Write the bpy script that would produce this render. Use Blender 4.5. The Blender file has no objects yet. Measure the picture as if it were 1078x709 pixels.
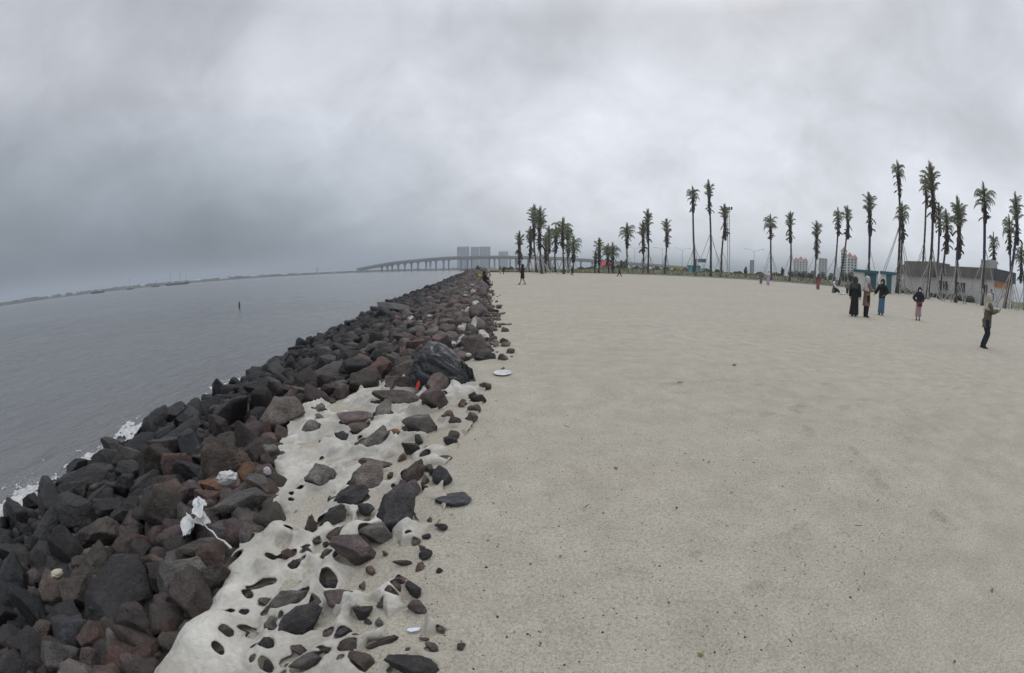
import bpy, bmesh, math, random
import numpy as np
from mathutils import Vector, Matrix, Euler, noise as mnoise

random.seed(7); RNG = np.random.default_rng(7)
S = bpy.context.scene
C = S.collection
PI = math.pi
CAM_H = 1.45; F = 450.0; PITCH = 0.16
ZW = -1.2                                   # water level

# ------------------------------------------------------------------ helpers
def tag(o, label=None, cat=None, group=None, kind=None):
    if label: o['label'] = label
    if cat: o['category'] = cat
    if group: o['group'] = group
    if kind: o['kind'] = kind
    return o

def empty(name, loc, rz=0.0, label=None, cat=None, group=None, scale=1.0):
    o = bpy.data.objects.new(name, None); C.objects.link(o)
    o.location = loc; o.rotation_euler = (0, 0, rz); o.scale = (scale,)*3
    o.empty_display_size = 0.2
    return tag(o, label, cat, group)

def link(name, me, parent=None, loc=(0, 0, 0)):
    o = bpy.data.objects.new(name, me); C.objects.link(o); o.location = loc
    if parent: o.parent = parent
    return o

class MB:
    def __init__(s): s.v = []; s.f = []
    def add(s, vs, fs):
        k = len(s.v); s.v += [tuple(v) for v in vs]; s.f += [tuple(i+k for i in f) for f in fs]; return s
    def box(s, x0, x1, y0, y1, z0, z1):
        vs = [(x, y, z) for z in (z0, z1) for y in (y0, y1) for x in (x0, x1)]
        return s.add(vs, [(0, 2, 3, 1), (4, 5, 7, 6), (0, 1, 5, 4), (2, 6, 7, 3), (0, 4, 6, 2), (1, 3, 7, 5)])
    def tube(s, pts, rad, n=8, cap=True):
        pts = [Vector(p) for p in pts]; m = len(pts)
        if not hasattr(rad, '__len__'): rad = [rad]*m
        vs = []; fs = []; up = None
        for i, p in enumerate(pts):
            t = (pts[min(i+1, m-1)]-pts[max(i-1, 0)]).normalized()
            if up is None: up = t.orthogonal().normalized()
            up = (up-t*up.dot(t)).normalized(); w = t.cross(up)
            for k in range(n):
                a = 2*PI*k/n; vs.append(p+(up*math.cos(a)+w*math.sin(a))*rad[i])
        for i in range(m-1):
            for k in range(n):
                a, b = i*n+k, i*n+(k+1) % n; fs.append((a, b, b+n, a+n))
        if cap: fs += [tuple(range(n-1, -1, -1)), tuple((m-1)*n+k for k in range(n))]
        return s.add(vs, fs)
    def loft(s, rings, n=20, fold=0.0, nf=7, capb=False, capt=False, seed=0):
        vs = []; fs = []; m = len(rings); rr = random.Random(seed); ph = rr.uniform(0, 6)
        for i, (cx, cy, cz, rx, ry) in enumerate(rings):
            q = i/(m-1)
            for k in range(n):
                a = 2*PI*k/n
                w = 1+fold*(1-q)*(math.sin(nf*a+ph)+0.5*math.sin((nf+4)*a+2*ph))
                vs.append((cx+rx*w*math.cos(a), cy+ry*w*math.sin(a), cz))
        for i in range(m-1):
            for k in range(n):
                a, b = i*n+k, i*n+(k+1) % n; fs.append((a, b, b+n, a+n))
        if capb: fs.append(tuple(range(n-1, -1, -1)))
        if capt: fs.append(tuple((m-1)*n+k for k in range(n)))
        return s.add(vs, fs)
    def build(s, name, mat, parent=None, loc=(0, 0, 0), smooth=False):
        me = bpy.data.meshes.new(name); me.from_pydata(s.v, [], s.f); me.materials.append(mat)
        if smooth: me.polygons.foreach_set('use_smooth', [True]*len(me.polygons))
        me.update(); return link(name, me, parent, loc)

def np_mesh(name, V, T, mat, smooth=True, attrs=None, nper=3):
    me = bpy.data.meshes.new(name); V = np.asarray(V, np.float32); T = np.asarray(T, np.int32)
    me.vertices.add(len(V)); me.vertices.foreach_set('co', V.ravel())
    me.loops.add(T.size); me.loops.foreach_set('vertex_index', T.ravel())
    me.polygons.add(len(T)); me.polygons.foreach_set('loop_start', np.arange(0, T.size, nper, dtype=np.int32))
    me.polygons.foreach_set('loop_total', np.full(len(T), nper, np.int32))
    if smooth: me.polygons.foreach_set('use_smooth', np.ones(len(T), bool))
    me.materials.append(mat)
    for k, a in (attrs or {}).items():
        a = np.asarray(a, np.float32)
        if a.ndim == 1:
            at = me.attributes.new(k, 'FLOAT', 'POINT'); at.data.foreach_set('value', a)
        else:
            at = me.attributes.new(k, 'FLOAT_COLOR', 'POINT'); at.data.foreach_set('color', a.ravel())
    me.update(calc_edges=True); me.validate(); return me

# numpy value noise
def _h(ix, iy, seed):
    n = (ix.astype(np.int64)*374761393+iy.astype(np.int64)*668265263+seed*982451653) & 0xffffffff
    n = ((n ^ (n >> 13))*1274126177) & 0xffffffff
    return ((n ^ (n >> 16)) & 0xffff)/65535.0
def vn(x, y, seed=0):
    ix = np.floor(x); iy = np.floor(y); fx = x-ix; fy = y-iy
    fx = fx*fx*fx*(fx*(fx*6-15)+10); fy = fy*fy*fy*(fy*(fy*6-15)+10)
    a = _h(ix, iy, seed); b = _h(ix+1, iy, seed); c = _h(ix, iy+1, seed); d = _h(ix+1, iy+1, seed)
    return (a*(1-fx)+b*fx)*(1-fy)+(c*(1-fx)+d*fx)*fy
def fbm(x, y, oct=4, seed=0):
    r = 0; am = 1; t = 0
    for k in range(oct):
        r = r+am*vn(x*2**k+17.3*k, y*2**k-9.1*k, seed+k); t += am; am *= .5
    return r/t-0.5
def sst(a, b, x):
    t = np.clip((x-a)/(b-a), 0, 1); return t*t*(3-2*t)

# ------------------------------------------------------------------ materials
def nmat(name):
    m = bpy.data.materials.new(name); m.use_nodes = True; nt = m.node_tree
    return m, nt, nt.nodes['Principled BSDF']
def N(nt, t, **kw):
    n = nt.nodes.new(t)
    for k, v in kw.items(): setattr(n, k, v)
    return n
def noise_node(nt, vec, scale, detail=4, rough=.55, dist=0.0):
    n = N(nt, 'ShaderNodeTexNoise'); n.inputs['Scale'].default_value = scale; n.inputs['Detail'].default_value = detail
    n.inputs['Roughness'].default_value = rough; n.inputs['Distortion'].default_value = dist
    if vec is not None: nt.links.new(vec, n.inputs['Vector'])
    return n
def ramp(nt, fac, stops):
    r = N(nt, 'ShaderNodeValToRGB'); e = r.color_ramp.elements
    while len(e) < len(stops): e.new(0.5)
    for i, (p, c) in enumerate(stops):
        e[i].position = p; e[i].color = (c, c, c, 1) if not hasattr(c, '__len__') else (*c, 1)
    nt.links.new(fac, r.inputs[0]); return r
def mixc(nt, fac, a, b, mode='MIX'):
    m = N(nt, 'ShaderNodeMix', data_type='RGBA', blend_type=mode)
    for sock, v in ((m.inputs[0], fac), (m.inputs[6], a), (m.inputs[7], b)):
        if isinstance(v, (int, float)): sock.default_value = v
        elif isinstance(v, tuple): sock.default_value = (*v, 1)
        else: nt.links.new(v, sock)
    return m.outputs[2]
def math_(nt, op, a, b=None, clamp=False):
    m = N(nt, 'ShaderNodeMath', operation=op); m.use_clamp = clamp
    for i, v in enumerate((a, b)):
        if v is None: continue
        if isinstance(v, (int, float)): m.inputs[i].default_value = v
        else: nt.links.new(v, m.inputs[i])
    return m.outputs[0]
def bump(nt, b, h, strength=.5, dist=.02, prev=None):
    n = N(nt, 'ShaderNodeBump'); n.inputs['Strength'].default_value = strength; n.inputs['Distance'].default_value = dist
    nt.links.new(h, n.inputs['Height'])
    if prev is not None: nt.links.new(prev, n.inputs['Normal'])
    nt.links.new(n.outputs[0], b.inputs['Normal']); return n.outputs[0]
def simple(name, col, rough=.7, var=.25, scale=6.0, bmp=0.0, metal=0.0, spec=.4):
    m, nt, b = nmat(name)
    tc = N(nt, 'ShaderNodeTexCoord')
    n = noise_node(nt, tc.outputs['Object'], scale, 5, .6)
    r = ramp(nt, n.outputs[0], [(.25, 1-var), (.75, 1+var)])
    nt.links.new(mixc(nt, 1.0, tuple(col), r.outputs[0], 'MULTIPLY'), b.inputs['Base Color'])
    b.inputs['Roughness'].default_value = rough; b.inputs['Metallic'].default_value = metal
    b.inputs['Specular IOR Level'].default_value = spec
    if bmp: bump(nt, b, n.outputs[0], bmp, .02)
    return m

def rock_material(name, src, rough):
    m, nt, b = nmat(name)
    tc = N(nt, 'ShaderNodeTexCoord'); oi = N(nt, 'ShaderNodeObjectInfo')
    if src == 'object':
        col = oi.outputs['Color']
        va = N(nt, 'ShaderNodeVectorMath', operation='ADD'); sc = N(nt, 'ShaderNodeVectorMath', operation='SCALE')
        nt.links.new(oi.outputs['Location'], sc.inputs[0]); sc.inputs['Scale'].default_value = 3.7
        nt.links.new(tc.outputs['Object'], va.inputs[0]); nt.links.new(sc.outputs[0], va.inputs[1]); vec = va.outputs[0]; k = 1.0
    else:
        at = N(nt, 'ShaderNodeAttribute', attribute_name='tint'); col = at.outputs['Color']; vec = tc.outputs['Object']; k = 2.4
    n1 = noise_node(nt, vec, 2.2*k, 6, .65, .3); n2 = noise_node(nt, vec, 22*k, 4, .7); n3 = noise_node(nt, vec, 70*k, 2, .6)
    r1 = ramp(nt, n1.outputs[0], [(.28, .42), (.5, 1.0), (.72, 1.75)])
    r2 = ramp(nt, n2.outputs[0], [(.28, .52), (.72, 1.5)])
    c = mixc(nt, 1.0, mixc(nt, 1.0, col, r1.outputs[0], 'MULTIPLY'), r2.outputs[0], 'MULTIPLY')
    # pale dust / mineral freckles
    v = N(nt, 'ShaderNodeTexVoronoi'); v.inputs['Scale'].default_value = 45*k; nt.links.new(vec, v.inputs['Vector'])
    fr = ramp(nt, v.outputs['Distance'], [(.0, 1.0), (.16, .0)])
    fk = math_(nt, 'MULTIPLY', fr.outputs[0], ramp(nt, n1.outputs[0], [(.5, 0.0), (.62, .35)]).outputs[0])
    c = mixc(nt, fk, c, (.21, .19, .17))
    # rusty blotches
    n4 = noise_node(nt, vec, 1.1*k, 3, .5)
    c = mixc(nt, ramp(nt, n4.outputs[0], [(.56, 0.0), (.7, .35)]).outputs[0], c, mixc(nt, 1.0, c, (1.3, .9, .72), 'MULTIPLY'))
    nt.links.new(c, b.inputs['Base Color'])
    rr = ramp(nt, n1.outputs[0], [(.3, rough-.14), (.7, min(1, rough+.12))])
    nt.links.new(rr.outputs[0], b.inputs['Roughness']); b.inputs['Specular IOR Level'].default_value = .35
    # cracks
    vc = N(nt, 'ShaderNodeTexVoronoi', feature='DISTANCE_TO_EDGE'); vc.inputs['Scale'].default_value = 2.6*k
    wv = N(nt, 'ShaderNodeVectorMath', operation='ADD'); nt.links.new(vec, wv.inputs[0]); nt.links.new(n1.outputs[1], wv.inputs[1])
    nt.links.new(wv.outputs[0], vc.inputs['Vector'])
    cr = ramp(nt, vc.outputs['Distance'], [(0.0, 0.0), (.03, 1.0)])
    b1 = bump(nt, b, cr.outputs[0], .35, .02)
    b2 = bump(nt, b, n1.outputs[0], .5, .10/k, b1)
    b3 = bump(nt, b, n2.outputs[0], .7, .03/k, b2)
    bump(nt, b, n3.outputs[0], .5, .008/k, b3)
    return m

M = {}
M['rock_dry'] = rock_material('rock_dry', 'object', .82)
M['rock_wet'] = rock_material('rock_wet', 'object', .40)
M['rock_heap'] = rock_material('rock_heap', 'tint', .75)

def sand_material():
    m, nt, b = nmat('sand_and_turf')
    tc = N(nt, 'ShaderNodeTexCoord'); P = tc.outputs['Object']
    big = noise_node(nt, P, .35, 4, .6); mid = noise_node(nt, P, 3.0, 5, .65); fine = noise_node(nt, P, 60, 4, .75); grain = noise_node(nt, P, 260, 2, .7)
    c = mixc(nt, big.outputs[0], (.358, .330, .268), (.428, .400, .336))
    c = mixc(nt, 1.0, c, ramp(nt, mid.outputs[0], [(.3, .88), (.7, 1.10)]).outputs[0], 'MULTIPLY')
    c = mixc(nt, 1.0, c, ramp(nt, fine.outputs[0], [(.28, .62), (.5, 1.0), (.72, 1.22)]).outputs[0], 'MULTIPLY')
    c = mixc(nt, 1.0, c, ramp(nt, grain.outputs[0], [(.3, .62), (.7, 1.32)]).outputs[0], 'MULTIPLY')
    # dark specks (shell and grit)
    for sc, th, amt in ((75, .17, .55), (33, .09, .6), (150, .22, .55)):
        v = N(nt, 'ShaderNodeTexVoronoi'); v.inputs['Scale'].default_value = sc; nt.links.new(P, v.inputs['Vector'])
        f = ramp(nt, v.outputs['Distance'], [(th*.6, amt), (th*1.3, 0.0)])
        pick = ramp(nt, N_sep(nt, v.outputs['Color']), [(.5, 0.0), (.56, 1.0)])
        f2 = math_(nt, 'MULTIPLY', f.outputs[0], pick.outputs[0])
        c = mixc(nt, f2, c, (.10, .09, .08))
    # damp streaky patches
    mp = N(nt, 'ShaderNodeMapping'); mp.inputs['Scale'].default_value = (.25, 1.0, 1); nt.links.new(P, mp.inputs['Vector'])
    st = noise_node(nt, mp.outputs[0], 1.1, 5, .7, .6)
    c = mixc(nt, ramp(nt, st.outputs[0], [(.56, 0.0), (.72, .28)]).outputs[0], c, (.215, .195, .165))
    # pink-brown wind-sorted streaks
    st2 = noise_node(nt, mp.outputs[0], .45, 4, .6, .4)
    c = mixc(nt, ramp(nt, st2.outputs[0], [(.52, 0.0), (.7, .35)]).outputs[0], c, (.35, .30, .262))
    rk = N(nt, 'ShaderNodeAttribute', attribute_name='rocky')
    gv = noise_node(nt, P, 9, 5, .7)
    gc = mixc(nt, gv.outputs[0], (.012, .011, .010), (.04, .034, .03))  # rubble floor darkened in colour so the rock gaps read as shade
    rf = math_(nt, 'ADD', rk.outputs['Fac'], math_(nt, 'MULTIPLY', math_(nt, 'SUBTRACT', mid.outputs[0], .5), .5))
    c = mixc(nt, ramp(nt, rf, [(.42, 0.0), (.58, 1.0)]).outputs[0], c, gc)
    gr = N(nt, 'ShaderNodeAttribute', attribute_name='turf')
    gn = noise_node(nt, P, .25, 5, .7)
    tc2 = mixc(nt, gn.outputs[0], (.105, .115, .06), (.17, .165, .09))
    gf = math_(nt, 'ADD', gr.outputs['Fac'], math_(nt, 'MULTIPLY', math_(nt, 'SUBTRACT', gn.outputs[0], .5), .6))
    c = mixc(nt, ramp(nt, gf, [(.42, 0.0), (.58, 1.0)]).outputs[0], c, tc2)
    nt.links.new(c, b.inputs['Base Color']); b.inputs['Roughness'].default_value = .95; b.inputs['Specular IOR Level'].default_value = .15
    b1 = bump(nt, b, mid.outputs[0], .4, .06); b2 = bump(nt, b, fine.outputs[0], .6, .012, b1); bump(nt, b, grain.outputs[0], .6, .003, b2)
    return m
def N_sep(nt, c):
    s = N(nt, 'ShaderNodeSeparateColor'); nt.links.new(c, s.inputs[0]); return s.outputs[0]
M['sand'] = sand_material()

def cloth_material():
    m, nt, b = nmat('geotextile')
    tc = N(nt, 'ShaderNodeTexCoord'); P = tc.outputs['Object']
    a = noise_node(nt, P, 1.7, 6, .65, .5); f = noise_node(nt, P, 40, 4, .7); w = noise_node(nt, P, 9, 4, .6, 1.0)
    c = mixc(nt, ramp(nt, a.outputs[0], [(.38, 0.0), (.62, 1.0)]).outputs[0], (.36, .343, .298), (.55, .53, .48))
    du = N(nt, 'ShaderNodeAttribute', attribute_name='dust')
    dn = math_(nt, 'ADD', du.outputs['Fac'], math_(nt, 'MULTIPLY', math_(nt, 'SUBTRACT', w.outputs[0], .5), .8))
    c = mixc(nt, ramp(nt, dn, [(.30, 0.0), (.75, .95)]).outputs[0], c, (.36, .33, .275))
    c = mixc(nt, 1.0, c, ramp(nt, f.outputs[0], [(.3, .86), (.7, 1.08)]).outputs[0], 'MULTIPLY')
    v = N(nt, 'ShaderNodeTexVoronoi'); v.inputs['Scale'].default_value = 28; nt.links.new(P, v.inputs['Vector'])
    c = mixc(nt, math_(nt, 'MULTIPLY', ramp(nt, v.outputs['Distance'], [(.05, .7), (.1, 0.0)]).outputs[0], ramp(nt, N_sep(nt, v.outputs['Color']), [(.82, 0.0), (.84, 1.0)]).outputs[0]), c, (.12, .1, .08))
    nt.links.new(c, b.inputs['Base Color']); b.inputs['Roughness'].default_value = .9; b.inputs['Specular IOR Level'].default_value = .2
    cr_ = noise_node(nt, P, 4.5, 5, .6, 2.2); cq = ramp(nt, cr_.outputs[0], [(.40, 0.0), (.49, 1.0), (.58, .1)]); b0 = bump(nt, b, cq.outputs[0], .22, .03); b1 = bump(nt, b, w.outputs[0], .35, .03, b0); bump(nt, b, f.outputs[0], .5, .006, b1)
    return m
M['cloth'] = cloth_material()

def water_material():
    m, nt, b = nmat('sea_water')
    tc = N(nt, 'ShaderNodeTexCoord'); P = tc.outputs['Object']
    mp = N(nt, 'ShaderNodeMapping'); mp.inputs['Rotation'].default_value = (0, 0, .5); mp.inputs['Scale'].default_value = (1.0, .45, 1); nt.links.new(P, mp.inputs['Vector'])
    n1 = noise_node(nt, mp.outputs[0], 1.6, 5, .6, .8); n2 = noise_node(nt, mp.outputs[0], 6.5, 4, .6, .4); n3 = noise_node(nt, P, .05, 3, .5)
    sh = N(nt, 'ShaderNodeAttribute', attribute_name='shore')
    c = mixc(nt, ramp(nt, n3.outputs[0], [(.35, 0.0), (.65, 1.0)]).outputs[0], (.130, .137, .141), (.160, .165, .168))
    c = mixc(nt, sh.outputs['Fac'], c, (.130, .120, .104))
    fn = noise_node(nt, P, 5.5, 6, .75, 1.2)
    ff = math_(nt, 'ADD', math_(nt, 'MULTIPLY', sh.outputs['Fac'], 1.0), math_(nt, 'MULTIPLY', fn.outputs[0], .75))
    foam = ramp(nt, ff, [(.78, 0.0), (.90, .75)])
    c = mixc(nt, foam.outputs[0], c, (.62, .62, .60))
    nt.links.new(c, b.inputs['Base Color'])
    nt.links.new(ramp(nt, foam.outputs[0], [(0, .16), (1, .8)]).outputs[0], b.inputs['Roughness'])
    b.inputs['IOR'].default_value = 1.33; b.inputs['Specular IOR Level'].default_value = .5
    b1 = bump(nt, b, n1.outputs[0], .85, .24); bump(nt, b, n2.outputs[0], .8, .06, b1)
    return m
M['water'] = water_material()
M['foam'] = simple('foam_white', (.50, .50, .49), .5, .3, 14.0)
M['trunk'] = simple('palm_bark', (.066, .056, .052), .9, .45, 5.0, .6)
M['frond'] = simple('palm_frond', (.185, .20, .12), .6, .45, 1.2)
M['dead'] = simple('dry_frond', (.062, .051, .042), .9, .4, 2.0)
M['wrap'] = simple('blue_wrapping', (.035, .034, .085), .6, .2, 2.0)
M['pole'] = simple('bamboo_pole', (.34, .325, .30), .8, .25, 3.0)
M['pole_dark'] = simple('weathered_pole', (.20, .19, .18), .85, .25, 3.0)
M['concrete'] = simple('concrete', (.31, .31, .31), .85, .15, .3)
M['concrete_dark'] = simple('dark_concrete', (.27, .27, .275), .85, .2, .3)  # darker concrete below the deck; colour lightened to add distance haze
M['tower'] = simple('tower_facade', (.33, .34, .36), .8, .08, .1)
M['tower_window'] = simple('tower_glazing', (.16, .18, .21), .4, .1, .1)
M['white_wall'] = simple('white_render', (.60, .59, .57), .8, .10, .5)
M['grey_wall'] = simple('grey_render', (.42, .42, .41), .8, .12, .5)
M['roof_dark'] = simple('dark_sheet_roof', (.155, .142, .13), .65, .3, .7)
M['roof_dark2'] = simple('black_fascia', (.055, .055, .058), .6, .2, .7)
M['red_roof'] = simple('red_tiles', (.33, .11, .085), .8, .25, .6)
M['glass_dark'] = simple('dark_glass', (.03, .033, .036), .15, .1, 1.0)
M['teal'] = simple('teal_paint', (.03, .115, .14), .55, .15, 1.0)
M['teal_light'] = simple('pale_teal_paint', (.10, .36, .37), .55, .12, 1.0)
M['blue_sign'] = simple('blue_sign_face', (.05, .14, .22), .5, .1, 1.0)
M['red_paint'] = simple('red_tarpaulin', (.62, .07, .045), .6, .12, 1.0)
M['orange_paint'] = simple('orange_paint', (.45, .18, .05), .6, .12, 1.0)
M['steel'] = simple('galvanised_steel', (.36, .37, .38), .5, .1, 2.0, metal=.4)
M['leaf_dark'] = simple('dark_foliage', (.045, .058, .032), .8, .4, .9)
M['leaf_mid'] = simple('mid_foliage', (.085, .105, .045), .8, .4, .9)
M['leaf_yellow'] = simple('yellow_blossom', (.36, .30, .06), .8, .35, .9)
M['turf_blade'] = simple('turf_blade', (.13, .14, .06), .85, .4, .5)
M['boat'] = simple('dark_hull', (.055, .055, .06), .7, .2, 1.0)
M['skin'] = simple('skin', (.30, .18, .125), .55, .06, 6.0)
M['black_cloth'] = simple('black_cloth', (.014, .014, .017), .85, .2, 5.0)
M['charcoal_cloth'] = simple('charcoal_cloth', (.05, .048, .05), .9, .2, 5.0)
M['navy_cloth'] = simple('navy_cloth', (.016, .019, .038), .85, .2, 5.0)
M['denim'] = simple('blue_denim', (.065, .15, .25), .85, .2, 5.0)
M['tan_cloth'] = simple('tan_cloth', (.20, .128, .088), .9, .15, 5.0)
M['olive_cloth'] = simple('olive_cloth', (.105, .098, .072), .9, .18, 5.0)
M['cream_cloth'] = simple('cream_cloth', (.44, .40, .32), .9, .12, 5.0)
M['palegrey_cloth'] = simple('pale_grey_cloth', (.46, .43, .44), .9, .12, 5.0)
M['pink_cloth'] = simple('dusty_pink_cloth', (.37, .265, .275), .9, .14, 5.0)
M['lilac_cloth'] = simple('lilac_cloth', (.47, .34, .43), .9, .12, 5.0)
M['maroon'] = simple('maroon_leather', (.115, .017, .026), .6, .2, 5.0)
M['rust_cloth'] = simple('rust_red_cloth', (.24, .085, .075), .9, .15, 5.0)
M['grey_cloth'] = simple('grey_cloth', (.15, .15, .13), .9, .18, 5.0)
M['white_cloth'] = simple('white_cloth', (.66, .66, .65), .85, .1, 5.0)
M['shoe'] = simple('black_shoe', (.02, .02, .02), .6, .2, 5.0)
M['plastic_white'] = simple('white_plastic', (.50, .50, .49), .45, .25, 8.0)
M['plastic_red'] = simple('red_plastic', (.75, .05, .03), .4, .1, 8.0)
M['yellow_cloth'] = simple('yellow_cloth', (.50, .36, .03), .85, .2, 8.0)
M['wood_drift'] = simple('driftwood', (.13, .105, .078), .9, .35, 8.0, .6)
M['leaf_dry'] = simple('dry_leaf', (.20, .15, .055), .8, .35, 30.0)
def bag_material():
    m, nt, b = nmat('black_bin_liner')
    tc = N(nt, 'ShaderNodeTexCoord')
    n = noise_node(nt, tc.outputs['Object'], 7, 5, .6, 1.4)
    nt.links.new(ramp(nt, n.outputs[0], [(.3, (.010, .0105, .013)), (.7, (.022, .023, .028))]).outputs[0], b.inputs['Base Color'])
    b.inputs['Roughness'].default_value = .24; bump(nt, b, n.outputs[0], .35, .05)
    return m
M['bag'] = bag_material()

# ------------------------------------------------------------------ terrain functions
EY = np.array([-8, 0.2, 1.0, 1.5, 2.0, 2.75, 4.6, 7.4, 11.3, 24, 69, 190, 330, 600])
EX = np.array([-.2, -.22, -.26, -.3, -.42, -.47, -.40, -.20, -.48, -1.2, -3.8, -11.2, -22, -60])
def edge(y): return np.interp(y, EY, EX)
def width(y): return np.interp(y, [-8, 1.6, 7.5, 14, 35, 71, 282, 600], [5.4, 5.5, 6.1, 6.5, 7.6, 7.9, 11.5, 20])
def ground(x, y):
    x = np.asarray(x, float); y = np.asarray(y, float)
    d = np.hypot(x, y); az = np.degrees(np.arctan2(x, np.maximum(y, 1e-6)))
    r = .55*sst(14, 74, d)
    s = edge(y)-x; W = width(y)
    se = np.where(s > 0, s*s/(np.abs(s)+.35), 0)
    q = se/W
    z = r*(1-np.clip(q, 0, 1))+ZW*np.minimum(q, 1)-.28*np.maximum(se-W, 0)
    z = z+.05*np.exp(-((s-.9)/.75)**2)*sst(7, 13, y)
    z = np.maximum(z, -4.5)
    z = z+np.where(s < 0, 1.0, 0.0)*1.15*sst(94, 116, d)*sst(3, 14, az)
    return z
def ground1(x, y): return float(ground(np.array([x]), np.array([y]))[0])
def ray(px, py):
    x = px-539.0; y = 354.5-py; r = math.hypot(x, y); t = r/F
    s = math.sin(t)/r if r else 0
    X = x*s; Y = y*s; Z = math.cos(t); ca, sa = math.cos(PITCH), math.sin(PITCH)
    return Vector((X, Z*ca+Y*sa, Y*ca-Z*sa))
def proj(p):
    ca, sa = math.cos(PITCH), math.sin(PITCH)
    X, Y, Z = p[0], p[1], p[2]-CAM_H
    y = Z*ca+Y*sa; z = Y*ca-Z*sa; rr = math.hypot(X, y) or 1e-9; t = math.atan2(rr, z)
    return 539+F*t*X/rr, 354.5-F*t*y/rr
TS = np.concatenate([np.arange(.6, 12, .02), 12*1.01**np.arange(0, 420)])
def hit(px, py, off=0.0, fn=ground):
    d = ray(px, py); g = fn(d.x*TS, d.y*TS)+off; zz = CAM_H+d.z*TS
    k = int(np.argmax(zz < g))
    if zz[k] >= g[k]: k = len(TS)-1
    t = TS[max(k-1, 0)] if k else TS[0]; t1 = TS[k]
    a, b = zz[k-1]-g[k-1], zz[k]-g[k]
    t = t+(t1-t)*(a/(a-b)) if k and a != b else t1
    return Vector((d.x*t, d.y*t, CAM_H+d.z*t)), t
def at(px, py, dist):
    """point on the pixel's ray at a horizontal distance"""
    d = ray(px, py); k = dist/math.hypot(d.x, d.y); return Vector((d.x*k, d.y*k, CAM_H+d.z*k))
def flat(px, py, z=ZW):
    d = ray(px, py); k = (z-CAM_H)/d.z; return Vector((d.x*k, d.y*k, z))

# ------------------------------------------------------------------ cloth outline (plan)
CL_PX = [(150, 735), (172, 695), (196, 662), (222, 632), (240, 608), (247, 588), (254, 566), (266, 552), (283, 543), (288, 520), (289, 490), (293, 468), (302, 452), (318, 438), (340, 424), (358, 417), (372, 406), (392, 396), (418, 388), (436, 383), (470, 396), (512, 402), (508, 425), (496, 445), (478, 468), (466, 490), (468, 520), (462, 548), (452, 575), (436, 600), (440, 630), (478, 650), (498, 676), (470, 700), (440, 740), (300, 790)]
CL = [hit(*p, off=.06)[0] for p in CL_PX]
CLX = np.array([p.x for p in CL]); CLY = np.array([p.y for p in CL])
def in_cloth(x, y, X=None, Y=None):
    X = CLX if X is None else X; Y = CLY if Y is None else Y
    x = np.asarray(x); y = np.asarray(y); r = np.zeros(x.shape, bool); n = len(X); j = n-1
    for i in range(n):
        c = ((Y[i] > y) != (Y[j] > y)) & (x < (X[j]-X[i])*(y-Y[i])/(Y[j]-Y[i]+1e-12)+X[i]); r ^= c; j = i
    return r
# left border of the cloth by y, for the change from sand to rubble
_cy = np.linspace(.3, 6.2, 120); _cx = np.array([min([x for x in np.linspace(-3, .5, 176) if in_cloth(np.array([x]), np.array([yy]))[0]] or [edge(yy)]) for yy in _cy])
def rubble_edge(y): return np.where(y < 6.0, np.interp(y, _cy, _cx), edge(y)-.62+.5*fbm(y*1.3, y*0+2, 3, 77))

# ------------------------------------------------------------------ ground sheet
def axis(segs):
    out = []
    for a, b, st in segs: out += list(np.arange(a, b, st))
    return np.array(out)
def geo(a, b, st, k):
    o = [a]
    while o[-1] < b: o.append(o[-1]+st); st *= k
    return np.array(o)
xs = np.concatenate([-geo(9, 400, .4, 1.22)[::-1], axis([(-8.9, -3.2, .12), (-3.2, 3.2, .022)]), geo(3.2, 3500, .03, 1.045)])
ys = np.concatenate([-geo(.5, 60, .15, 1.3)[::-1], axis([(-.4, .6, .06), (.6, 5.2, .022)]), geo(5.2, 3500, .03, 1.04)])
GX, GY = np.meshgrid(xs, ys); GZ = ground(GX, GY); GD = np.hypot(GX, GY)
fade = 1-sst(10, 40, GD)
micro = .020*fbm(GX*1.3, GY*1.3, 4, 3)+.016*fbm(GX*5, GY*5, 3, 9)*fade+.010*fbm(GX*17, GY*17, 2, 21)*(1-sst(3, 8, GD))
micro += .05*fbm(GX*.35, GY*.35, 3, 31)*sst(5, 25, GD)*(1-sst(80, 95, GD))
fr = np.random.default_rng(5)
def footprint(x, y, a, r=.05, dep=.016):
    global micro
    dx = GX-x; dy = GY-y; u = dx*math.cos(a)+dy*math.sin(a); v = -dx*math.sin(a)+dy*math.cos(a)
    q = (u/(r*2.2))**2+(v/r)**2
    micro = micro-dep*np.exp(-q*1.6)+dep*.55*np.exp(-((np.sqrt(q)-1.35)/.35)**2)
def pit(x, y, a, r, dep):                       # same, limited to a small window of the grid
    i0, i1 = np.searchsorted(ys, [y-r*5, y+r*5]); j0, j1 = np.searchsorted(xs, [x-r*5, x+r*5])
    if i1-i0 < 2 or j1-j0 < 2: return
    dx = GX[i0:i1, j0:j1]-x; dy = GY[i0:i1, j0:j1]-y; u = dx*math.cos(a)+dy*math.sin(a); v = -dx*math.sin(a)+dy*math.cos(a)
    q = (u/(r*2.2))**2+(v/r)**2
    micro[i0:i1, j0:j1] += -dep*np.exp(-q*1.6)+dep*.5*np.exp(-((np.sqrt(q)-1.35)/.35)**2)
for k in range(260):                            # old scuffed footprints
    yy = fr.uniform(.8, 14); xx = fr.uniform(.1, .4+yy*1.3)
    pit(xx, yy, fr.uniform(0, 6.3), fr.uniform(.03, .06), fr.uniform(.003, .011))
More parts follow.
